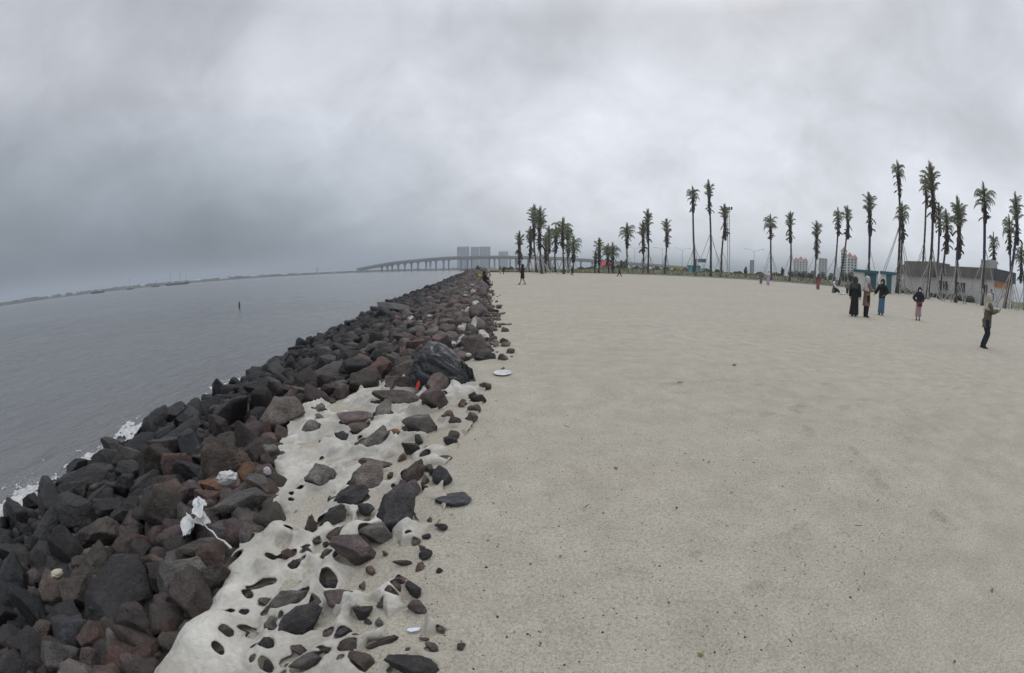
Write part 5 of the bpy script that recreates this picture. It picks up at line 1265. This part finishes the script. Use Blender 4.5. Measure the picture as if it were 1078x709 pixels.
def scarf(H, hz, mat, par, lean=0.0, long_=.0, mask=None, name='headscarf'):
    b = MB(); z0 = hz
    rings = [(0, lean*.85, z0+.235-long_, .120+long_*.15, .098+long_*.1), (0, lean*.85, z0+.29, .105, .080), (0, lean*.9, z0+.335, .066, .060), (0, lean, z0+.37, .062, .066), (0, lean, z0+.405, .066, .073), (0, lean-.004, z0+.445, .064, .072), (0, lean-.008, z0+.48, .050, .058), (0, lean-.01, z0+.503, .026, .03), (0, lean-.01, z0+.508, .004, .004)]
    rings2 = []
    for i in range(len(rings)-1):
        for j in range(2): q = j/2; rings2.append(tuple(x*(1-q)+y*q for x, y in zip(rings[i], rings[i+1])))
    rings2.append(rings[-1]); n = 28
    b.loft(rings2, n, fold=.05, nf=5, seed=3); vs = [Vector(p)*H for p in b.v]; fs = []
    for f in b.f:
        c = sum((Vector(b.v[i]) for i in f), Vector())/len(f)
        if c.y-lean > .035 and z0+.372 < c.z < z0+.458 and abs(c.x) < .044: continue
        fs.append(f)
    b.v = vs; b.f = fs; o = b.build(name, mat, par, smooth=True); so = o.modifiers.new('t', 'SOLIDIFY'); so.thickness = .008*H; so.offset = 1
    if mask:
        m_ = MB().loft([(0, lean+.030, z0+.365, .036, .028), (0, lean+.036, z0+.385, .043, .034), (0, lean+.036, z0+.408, .042, .034), (0, lean+.034, z0+.422, .034, .03)], 18, capb=True, capt=True)
        m_.v = [tuple(Vector(p)*H) for p in m_.v]; m_.build('face_mask', mask, par, smooth=True)
def garment(name, H, rings, mat, par, fold=.05, n=28, nf=7, seed=0, thick=.006):
    b = MB().loft([(cx, cy, cz, rx, ry) for (cx, cy, cz, rx, ry) in rings], n, fold=fold, nf=nf, seed=seed); b.v = [tuple(Vector(p)*H) for p in b.v]
    o = b.build(name, mat, par, smooth=True); so = o.modifiers.new('t', 'SOLIDIFY'); so.thickness = thick*H; so.offset = 1; ss = o.modifiers.new('s', 'SUBSURF'); ss.levels = 1; ss.render_levels = 1; return o
def sleeve(H, pts, rad, mat, par, name='sleeve'):
    p = [Vector(q)*H for q in pts]; pp = []; rr = []
    for i in range(len(p)-1):
        for j in range(3): q = j/3; pp.append(p[i].lerp(p[i+1], q)); rr.append((rad[i]*(1-q)+rad[i+1]*q)*H*(1.05 if j == 1 else 1))
    pp.append(p[-1]); rr.append(rad[-1]*H); return MB().tube(pp, rr, 12, False).build(name, mat, par, smooth=True)
def shoes(H, legs, mat, par):
    for (kn, an) in legs:
        x, y, z = an
        b = MB().loft([(x, y+.03, z-.042, .026, .066), (x, y+.03, z-.030, .027, .066), (x, y+.018, z-.012, .024, .052), (x, y, z+.012, .024, .028)], 16, capb=True, capt=True); b.v = [tuple(Vector(p)*H) for p in b.v]; b.build('shoe', mat, par, smooth=True)
LEG0 = (((-.050, .008, .27), (-.052, 0, .045)), ((.050, .008, .27), (.052, 0, .045)))
def arm_down(sx): return ((sx*.135, -.01, .655), (sx*.145, .02, .50))
ARM0 = (arm_down(-1), arm_down(1))
def person(px, foot, head, yaw, label, outfit, legs=LEG0, arms=ARM0, sit=None, lean=0.0, dist=None, group=None):
    """yaw: 0 faces away from the camera, 180 faces it, 90 faces the picture's right"""
    P = hit(px, foot)[0] if not dist else at(px, foot, dist)
    P.z = gz1(P.x, P.y); D = math.hypot(P.x, P.y); Hh = at(px, head, D).z-P.z
    H = Hh/1.0 if sit is None else Hh/(sit+.50)
    az = math.atan2(P.x, P.y)
    o = link('person', body_mesh(H, legs, arms, sit, lean), None, P); o.rotation_euler = (0, 0, -az-math.radians(yaw)); tag(o, label, 'person', group)
    outfit(o, H, legs, arms, .5 if sit is None else sit, lean); print('person', label[:30], 'D%.1f H%.2f' % (D, H)); return o
def trousers(H, legs, mat, par, r=(.066, .050, .040), hz=.5):
    for sx, (kn, an) in zip((-1, 1), legs): sleeve(H, [(sx*.048, 0, hz+.03), (sx*.052, 0, hz-.08), kn, (an[0], an[1], an[2]+.01)], [r[0]*.95, r[0], r[1], r[2]], mat, par, 'trouser_leg')
def sleeves(H, arms, mat, par, hz, lean, r=(.046, .038, .030), cuff=1.0):
    for sx, (el, wr) in zip((-1, 1), arms):
        w = Vector(el).lerp(Vector(wr), cuff*.97); sleeve(H, [(sx*.075, lean*.8, hz+.312), (sx*.102, lean*.8, hz+.295), el, w], [r[0]*.8, r[0], r[1], r[2]], mat, par)
def skirt_walk(legs): return (legs[0][1][0]+legs[1][1][0])/2, (legs[0][1][1]+legs[1][1][1])/2
def o_black_robe(o, H, L, A, hz, ln):
    garment('robe', H, [(.0, -.01, .035, .135, .120), (0, 0, .20, .118, .105), (0, 0, .40, .104, .095), (0, 0, .52, .100, .088), (0, 0, .62, .088, .078), (0, 0, .72, .102, .082), (0, 0, .80, .092, .066), (0, 0, .835, .046, .042)], M['black_cloth'], o, .045)
    sleeves(H, A, M['black_cloth'], o, hz, ln, (.050, .048, .046)); scarf(H, hz, M['charcoal_cloth'], o, ln, .05); shoes(H, L, M['shoe'], o)
def o_tan(o, H, L, A, hz, ln):
    trousers(H, L, M['black_cloth'], o); shoes(H, L, M['shoe'], o)
    garment('coat', H, [(0, 0, .27, .108, .098), (0, 0, .40, .104, .094), (0, 0, .52, .100, .088), (0, 0, .62, .090, .078), (0, 0, .72, .104, .082), (0, 0, .80, .094, .066), (0, 0, .835, .046, .042)], M['tan_cloth'], o, .03)
    sleeves(H, A, M['tan_cloth'], o, hz, ln, (.050, .045, .038), .93); scarf(H, hz, M['palegrey_cloth'], o, ln, .10)
def o_denim(o, H, L, A, hz, ln):
    garment('skirt', H, [(0, 0, .055, .102, .088), (0, 0, .22, .096, .084), (0, 0, .42, .096, .088), (0, 0, .54, .086, .076), (0, 0, .58, .074, .066)], M['denim'], o, .05)
    garment('top', H, [(0, 0, .47, .104, .092), (0, 0, .55, .100, .086), (0, 0, .64, .090, .078), (0, 0, .73, .104, .082), (0, 0, .80, .094, .066), (0, 0, .835, .046, .042)], M['black_cloth'], o, .03)
    sleeves(H, A, M['black_cloth'], o, hz, ln, (.052, .050, .044), .92); scarf(H, hz, M['black_cloth'], o, ln, -.02, M['cream_cloth']); shoes(H, L, M['shoe'], o)
def o_pinkskirt(o, H, L, A, hz, ln):
    garment('skirt', H, [(0, 0, .115, .108, .092), (0, 0, .25, .100, .088), (0, 0, .42, .098, .090), (0, 0, .54, .088, .078), (0, 0, .58, .074, .066)], M['pink_cloth'], o, .06)
    garment('top', H, [(0, 0, .52, .100, .088), (0, 0, .58, .096, .084), (0, 0, .65, .090, .078), (0, 0, .73, .104, .082), (0, 0, .80, .094, .066), (0, 0, .835, .046, .042)], M['navy_cloth'], o, .03)
    sleeves(H, A, M['navy_cloth'], o, hz, ln, (.050, .046, .040), .93); scarf(H, hz, M['black_cloth'], o, ln, .0, M['white_cloth']); shoes(H, L, M['shoe'], o)
    b = MB().loft([(.005, .150, .425, .050, .022), (.005, .152, .44, .082, .036), (.005, .150, .50, .088, .040), (.005, .145, .555, .076, .034), (.005, .142, .572, .060, .022)], 20, capb=True, capt=True); b.v = [tuple(Vector(p)*H) for p in b.v]
    bag = b.build('handbag', M['maroon'], None, o.location.copy(), True); bag.rotation_euler = o.rotation_euler; tag(bag, 'maroon handbag hanging in front of the woman in a dusty pink skirt', 'handbag')
    st = MB().tube([Vector(p)*H for p in ((.065, .135, .56), (.085, .10, .66), (.055, .088, .76), (.03, .05, .83))], .006*H, 6).build('strap', M['maroon'], bag)
def o_olive(o, H, L, A, hz, ln):
    trousers(H, L, M['navy_cloth'], o, (.064, .050, .036)); shoes(H, L, M['shoe'], o)
    garment('jacket', H, [(0, 0, .38, .104, .098), (0, 0, .45, .102, .096), (0, ln*.1, .53, .098, .090), (0, ln*.3, .62, .090, .080), (0, ln*.6, .72, .104, .084), (0, ln*.8, .80, .094, .066), (0, ln*.9, .835, .046, .042)], M['olive_cloth'], o, .025)
    sleeves(H, A, M['olive_cloth'], o, hz, ln, (.050, .044, .036), .92); scarf(H, hz, M['cream_cloth'], o, ln, .03)
    b = MB().loft([(-.128, -.030, .455, .018, .045), (-.130, -.030, .475, .028, .060), (-.130, -.030, .52, .028, .060), (-.126, -.030, .535, .018, .05)], 16, capb=True, capt=True); b.v = [tuple(Vector(p)*H) for p in b.v]
    bag = b.build('waist_bag', M['navy_cloth'], None, o.location.copy(), True); bag.rotation_euler = o.rotation_euler; tag(bag, 'small dark bag on the hip of the woman in the olive jacket', 'bag')
    MB().tube([Vector(p)*H for p in ((-.128, -.03, .53), (-.11, -.06, .60), (-.06, -.085, .70), (.04, -.07, .80))], .005*H, 6).build('strap', M['navy_cloth'], bag)
    w = (Vector(A[0][1])+Vector(A[1][1]))/2*H+Vector((0, .055*H, .012*H))
    ph = MB().box(-.035*H/1.6, .035*H/1.6, -.004, .004, -.07*H/1.6, .07*H/1.6).build('phone', M['shoe'], None, o.location+(Matrix.Rotation(o.rotation_euler.z, 3, 'Z') @ w)); ph.rotation_euler = (-.3, 0, o.rotation_euler.z); bv = ph.modifiers.new('b', 'BEVEL'); bv.width = .003
    MB().box(-.031*H/1.6, .031*H/1.6, -.0065, -.0045, -.062*H/1.6, .062*H/1.6).build('screen', M['glass_dark'], ph)
    tag(ph, 'dark phone held up by the woman in the olive jacket', 'phone')
def o_dress(mat, long_=True, scarfm=None):
    def f(o, H, L, A, hz, ln):
        z0 = .06 if long_ else .30; k = 0 if long_ else .0
        garment('dress', H, [(0, 0, z0, .118, .10), (0, 0, z0+.14, .108, .094), (0, 0, .50, .098, .086), (0, 0, .62, .086, .076), (0, 0, .72, .102, .082), (0, 0, .80, .092, .066), (0, 0, .835, .046, .042)], M[mat], o, .05)
        sleeves(H, A, M[mat], o, hz, ln)
        if scarfm: scarf(H, hz, M[scarfm], o, ln, .04)
        shoes(H, L, M['shoe'], o)
    return f
def o_shirt(top, bottom, hair='shoe'):
    def f(o, H, L, A, hz, ln):
        trousers(H, L, M[bottom], o, hz=hz); shoes(H, L, M['shoe'], o)
        garment('shirt', H, [(0, 0, hz-.04, .098, .086), (0, ln*.1, hz+.04, .092, .08), (0, ln*.35, hz+.13, .088, .076), (0, ln*.6, hz+.22, .104, .082), (0, ln*.8, hz+.30, .094, .066), (0, ln*.9, hz+.335, .046, .042)], M[top], o, .02)
        sleeves(H, A, M[top], o, hz, ln)
        b = MB().loft([(0, ln-.016, hz+.41, .050, .046), (0, ln-.012, hz+.44, .058, .058), (0, ln-.008, hz+.475, .052, .054), (0, ln-.006, hz+.503, .026, .028), (0, ln-.006, hz+.507, .004, .004)], 18); b.v = [tuple(Vector(p)*H) for p in b.v]; b.build('hair', M[hair], o, smooth=True)
    return f
STRIDE = (((-.05, .05, .27), (-.052, .13, .05)), ((.05, -.03, .27), (.052, -.13, .06)))
# the three women
person(898.5, 333.2, 291.4, 20, 'woman in long black robe and dark grey headscarf seen from behind, left of the three', o_black_robe, group='three women standing together')
person(911, 334.4, 291, 60, 'woman in tan coat, pale headscarf and black trousers, middle of the three', o_tan, LEG0, (((-.13, .03, .66), (-.07, .16, .68)), ((.13, .03, .66), (.06, .15, .67))), group='three women standing together')
person(927.2, 332, 294, 205, 'woman in black top and blue skirt with bent arms, right of the three', o_denim, LEG0, (((-.175, -.02, .66), (-.10, .08, .56)), ((.19, .0, .665), (.245, .03, .57))), group='three women standing together')
person(966, 337.6, 302.5, 165, 'woman in navy top and dusty pink skirt with white face mask, hand on hip', o_pinkskirt, LEG0, (((-.165, -.01, .655), (-.075, .12, .57)), ((.20, -.04, .665), (.115, .03, .565))))
person(1036, 366.8, 309, 78, 'woman in olive jacket and cream headscarf holding up a phone near the right edge', o_olive, (((-.050, .035, .275), (-.05, -.055, .045)), ((.050, .045, .275), (.05, -.02, .045))), (((-.115, .075, .66), (-.045, .215, .715)), ((.115, .085, .67), (.045, .22, .72))), lean=.02)
person(550, 300, 278.5, -80, 'person in knee length black dress walking along the sand, bare legs', o_dress('black_cloth', False, 'black_cloth'), STRIDE, (((-.12, .02, .66), (-.10, .09, .60)), ((.12, .04, .66), (.08, .13, .64))))
person(526.8, 290.4, 280, 10, 'far walker in pale tan clothes beside a dark one near the rocks', o_shirt('tan_cloth', 'cream_cloth'), STRIDE, dist=66, group='far walkers by the rock tip')
person(530, 290.8, 280.6, 30, 'far walker in dark clothes beside a pale one near the rocks', o_shirt('black_cloth', 'charcoal_cloth'), STRIDE, dist=64, group='far walkers by the rock tip')
person(602, 291, 280.8, 60, 'person in black with a white bag in front of the clump end palm', o_shirt('black_cloth', 'black_cloth'), STRIDE, dist=62)
person(652, 291.6, 279.6, 80, 'person in dark clothes striding wide at the centre right', o_shirt('charcoal_cloth', 'black_cloth'), (((-.05, .09, .27), (-.05, .19, .06)), ((.05, -.06, .27), (.05, -.20, .06))), (((-.16, .03, .70), (-.25, .05, .64)), ((.16, .02, .70), (.25, .0, .66))), dist=60)
person(801, 298.2, 286.4, 0, 'woman in long grey robe next to the woman in lilac', o_dress('grey_cloth', True, 'grey_cloth'), dist=56, group='two robed women under the thin palm')
person(808.5, 298.8, 285.2, 160, 'woman in long lilac robe with pale headscarf', o_dress('lilac_cloth', True, 'white_cloth'), dist=55, group='two robed women under the thin palm')
person(861, 303, 288.8, 20, 'person in long rust red dress and dark headscarf', o_dress('rust_cloth', True, 'charcoal_cloth'), dist=52)
SITL = (((-.07, .20, .20), (-.07, .30, .045)), ((.07, .20, .20), (.07, .30, .045)))
person(878, 305, 296.6, 110, 'person with white headscarf sitting on the sand in dark clothes', lambda o, H, L, A, hz, ln: (trousers(H, L, M['black_cloth'], o, hz=hz), shoes(H, L, M['shoe'], o), garment('shirt', H, [(0, 0, .02, .13, .12), (0, 0, .12, .12, .11), (0, 0, .22, .10, .09), (0, 0, .30, .104, .084), (0, 0, .38, .094, .066), (0, 0, .415, .046, .042)], M['grey_cloth'], o, .03), sleeves(H, A, M['charcoal_cloth'], o, hz, ln), scarf(H, hz, M['white_cloth'], o, ln, .03)),
       SITL, (((-.13, .07, .24), (-.05, .18, .22)), ((.13, .07, .24), (.05, .18, .22))), sit=.08, dist=46)
person(892, 306.2, 296.4, 200, 'child in grey top and blue trousers beside the white sheet', o_shirt('grey_cloth', 'navy_cloth'), dist=46)
person(1043, 318, 304.6, 180, 'distant person in blue shirt behind the woman in olive', o_shirt('denim', 'navy_cloth'), dist=50)
person(510, 301.5, 285.5, 75, 'woman in black robe sitting on the rocks at the sand edge', lambda o, H, L, A, hz, ln: (garment('robe', H, [(0, .13, .0, .19, .26), (0, .12, .10, .16, .20), (0, .05, .22, .12, .13), (0, 0, .34, .095, .088), (0, 0, hz+.22, .104, .084), (0, 0, hz+.30, .094, .066), (0, 0, hz+.335, .046, .042)], M['black_cloth'], o, .05), sleeves(H, A, M['black_cloth'], o, hz, ln), scarf(H, hz, M['black_cloth'], o, ln, .06), shoes(H, L, M['shoe'], o)),
       (((-.07, .22, .27), (-.07, .27, .045)), ((.07, .22, .27), (.07, .27, .045))), (((-.13, .07, .44), (-.05, .20, .34)), ((.13, .07, .44), (.05, .20, .34))), sit=.24)
crumple('cloth_bundle', 505, 291.5, 4.4, 4.2, M['yellow_cloth'], 'yellow cloth bundle on the rocks beside the seated woman in black', 'cloth bundle', 21, off=.2, lift=.3)
crumple('carrier_bag', 604, 287, 2.2, 2.6, M['white_cloth'], 'white carrier bag held by the person in black by the clump end palm', 'carrier bag', 22, off=.5, sub=3, lift=.0)
P = at(885.5, 304.3, 45.5); P.z = gz1(P.x, P.y)
b = MB(); n = 9; vs = []; fs = []
for i in range(n):
    for j in range(n): vs.append((1.1*(i/(n-1)-.5), 1.2*(j/(n-1)-.5), .05+.06*math.sin(i*1.9+j)*math.cos(j*1.3)))
for i in range(n-1):
    for j in range(n-1): a = i*n+j; fs.append((a, a+n, a+n+1, a+1))
b.add(vs, fs); o = b.build('picnic_sheet', M['white_cloth'], None, P, True); so = o.modifiers.new('t', 'SOLIDIFY'); so.thickness = .01; tag(o, 'white sheet spread on the sand between the sitting person and the child', 'sheet')

# stones wholly hidden under the sheet or behind others are not kept
bpy.context.view_layer.update(); DG = bpy.context.evaluated_depsgraph_get(); gone = []
for o in [o for o in C.objects if o.name.startswith('rock') and o.get('category') == 'rock']:
    vs = o.data.vertices; seen = 0
    for k in range(0, len(vs), max(1, len(vs)//260)):
        p = o.matrix_world @ vs[k].co; d = p-CAMV; ok, loc, n_, i_, ob, m_ = S.ray_cast(DG, CAMV, d.normalized())
        if ok and ob.name == o.name: seen += 1
        if seen >= 3: break
    if seen < 3: gone.append(o)
for o in gone: bpy.data.objects.remove(o)
print('hidden stones dropped', len(gone))

# ------------------------------------------------------------------ air
m = bpy.data.materials.new('haze'); m.use_nodes = True; nt = m.node_tree; nt.nodes.clear(); out = nt.nodes.new('ShaderNodeOutputMaterial'); pv = nt.nodes.new('ShaderNodeVolumePrincipled')
pv.inputs['Color'].default_value = (.60, .66, .72, 1); pv.inputs['Density'].default_value = .00055; pv.inputs['Anisotropy'].default_value = .0
nt.links.new(pv.outputs[0], out.inputs['Volume'])
tag(MB().box(-7000, 4200, -1000, 7000, -6, 95).build('haze', m), 'thin grey sea haze lying over the whole bay', 'haze', kind='stuff')

# ------------------------------------------------------------------ sky and sun
SUN_EL, SUN_AZ = math.radians(52), math.radians(35)       # azimuth from +Y towards +X
w = bpy.data.worlds.new('World'); S.world = w; w.use_nodes = True; nt = w.node_tree; bg = nt.nodes['Background']
sky = N(nt, 'ShaderNodeTexSky', sky_type='NISHITA'); sky.sun_disc = False; sky.sun_elevation = SUN_EL; sky.sun_rotation = SUN_AZ; sky.dust_density = 4; sky.air_density = 1.5
tc = N(nt, 'ShaderNodeTexCoord'); D = tc.outputs['Generated']
sp = N(nt, 'ShaderNodeSeparateXYZ'); nt.links.new(D, sp.inputs[0])
zc = math_(nt, 'MAXIMUM', sp.outputs[2], 0.0)
den = math_(nt, 'ADD', zc, .60)
cx = math_(nt, 'DIVIDE', sp.outputs[0], den); cy = math_(nt, 'DIVIDE', sp.outputs[1], den)
cb = N(nt, 'ShaderNodeCombineXYZ'); nt.links.new(cx, cb.inputs[0]); nt.links.new(cy, cb.inputs[1]); cb.inputs[2].default_value = 2.3
c1 = noise_node(nt, cb.outputs[0], 1.6, 8, .52, .35); c2 = noise_node(nt, cb.outputs[0], 5.2, 8, .6, .4)
lum = math_(nt, 'ADD', math_(nt, 'ADD', math_(nt, 'MULTIPLY', zc, -.66), 1.14), math_(nt, 'MULTIPLY', math_(nt, 'MAXIMUM', math_(nt, 'SUBTRACT', zc, .55), 0.0), 3.4))                     # overcast sky: brighter overhead
puff = ramp(nt, c1.outputs[0], [(.30, .80), (.42, .91), (.50, 1.02), (.58, 1.10), (.72, 1.14)])
puff2 = ramp(nt, c2.outputs[0], [(.30, .88), (.70, 1.09)])
dark = math_(nt, 'MULTIPLY', math_(nt, 'SUBTRACT', -0.03, sp.outputs[0]), 1.6, True)   # heavier cloud over the sea
lowdark = math_(nt, 'MULTIPLY', dark, math_(nt, 'SUBTRACT', 1.0, math_(nt, 'MULTIPLY', zc, 2.5), True))
lum = math_(nt, 'MULTIPLY', lum, math_(nt, 'SUBTRACT', 1.0, math_(nt, 'MULTIPLY', lowdark, .90)))
vd = ray(500, 100); dt = N(nt, 'ShaderNodeVectorMath', operation='DOT_PRODUCT'); nt.links.new(D, dt.inputs[0]); dt.inputs[1].default_value = vd
thin = ramp(nt, dt.outputs['Value'], [(.80, 0.0), (.90, .07), (.97, .16)])        # thinner cloud ahead
lum = math_(nt, 'MULTIPLY', lum, math_(nt, 'ADD', 1.0, thin.outputs[0]))
glow = math_(nt, 'ADD', 1.0, math_(nt, 'MULTIPLY', math_(nt, 'MAXIMUM', math_(nt, 'ADD', sp.outputs[0], .15), 0.0), .20))
lum = math_(nt, 'MULTIPLY', math_(nt, 'MULTIPLY', lum, glow), math_(nt, 'MULTIPLY', puff.outputs[0], puff2.outputs[0]))
tint = mixc(nt, lowdark, (.915, .95, 1.03), (.78, .93, 1.09))
cl = N(nt, 'ShaderNodeVectorMath', operation='SCALE'); nt.links.new(tint, cl.inputs[0]); nt.links.new(math_(nt, 'MULTIPLY', lum, 7.4), cl.inputs['Scale'])
nt.links.new(mixc(nt, .95, sky.outputs[0], cl.outputs[0]), bg.inputs['Color']); bg.inputs['Strength'].default_value = .10
sl = bpy.data.lights.new('sun', 'SUN'); sl.energy = .7; sl.angle = math.radians(35); sl.color = (1, .97, .93); so = bpy.data.objects.new('sun', sl); C.objects.link(so)
so.rotation_euler = (PI/2-SUN_EL, 0, -SUN_AZ+PI)
so.location = (30, 30, 60)

# ------------------------------------------------------------------ camera: a wide action-camera lens (equidistant fisheye, about 137 degrees across)
cam = bpy.data.cameras.new('camera'); co = bpy.data.objects.new('camera', cam); C.objects.link(co); S.camera = co
co.location = (0, 0, CAM_H); co.rotation_euler = (PI/2-PITCH, 0, 0)
cam.type = 'PANO'; cam.sensor_fit = 'HORIZONTAL'; cam.sensor_width = 36.0; cam.sensor_height = 36.0*709/1078
cam.panorama_type = 'FISHEYE_LENS_POLYNOMIAL'; cam.fisheye_fov = math.radians(200)
fmm = F/1078*36.0
cam.fisheye_polynomial_k0 = 0; cam.fisheye_polynomial_k1 = -1.0/fmm; cam.fisheye_polynomial_k2 = 0; cam.fisheye_polynomial_k3 = 0; cam.fisheye_polynomial_k4 = 0
cam.clip_start = .05; cam.clip_end = 20000
S.render.engine = 'CYCLES'; S.cycles.use_denoising = True; S.cycles.max_bounces = 6; S.cycles.diffuse_bounces = 3; S.cycles.glossy_bounces = 3; S.cycles.volume_bounces = 1
S.view_settings.view_transform = 'Standard'; S.view_settings.look = 'None'; S.view_settings.exposure = 0.0; S.view_settings.gamma = 1; S.view_settings.use_curve_mapping = False
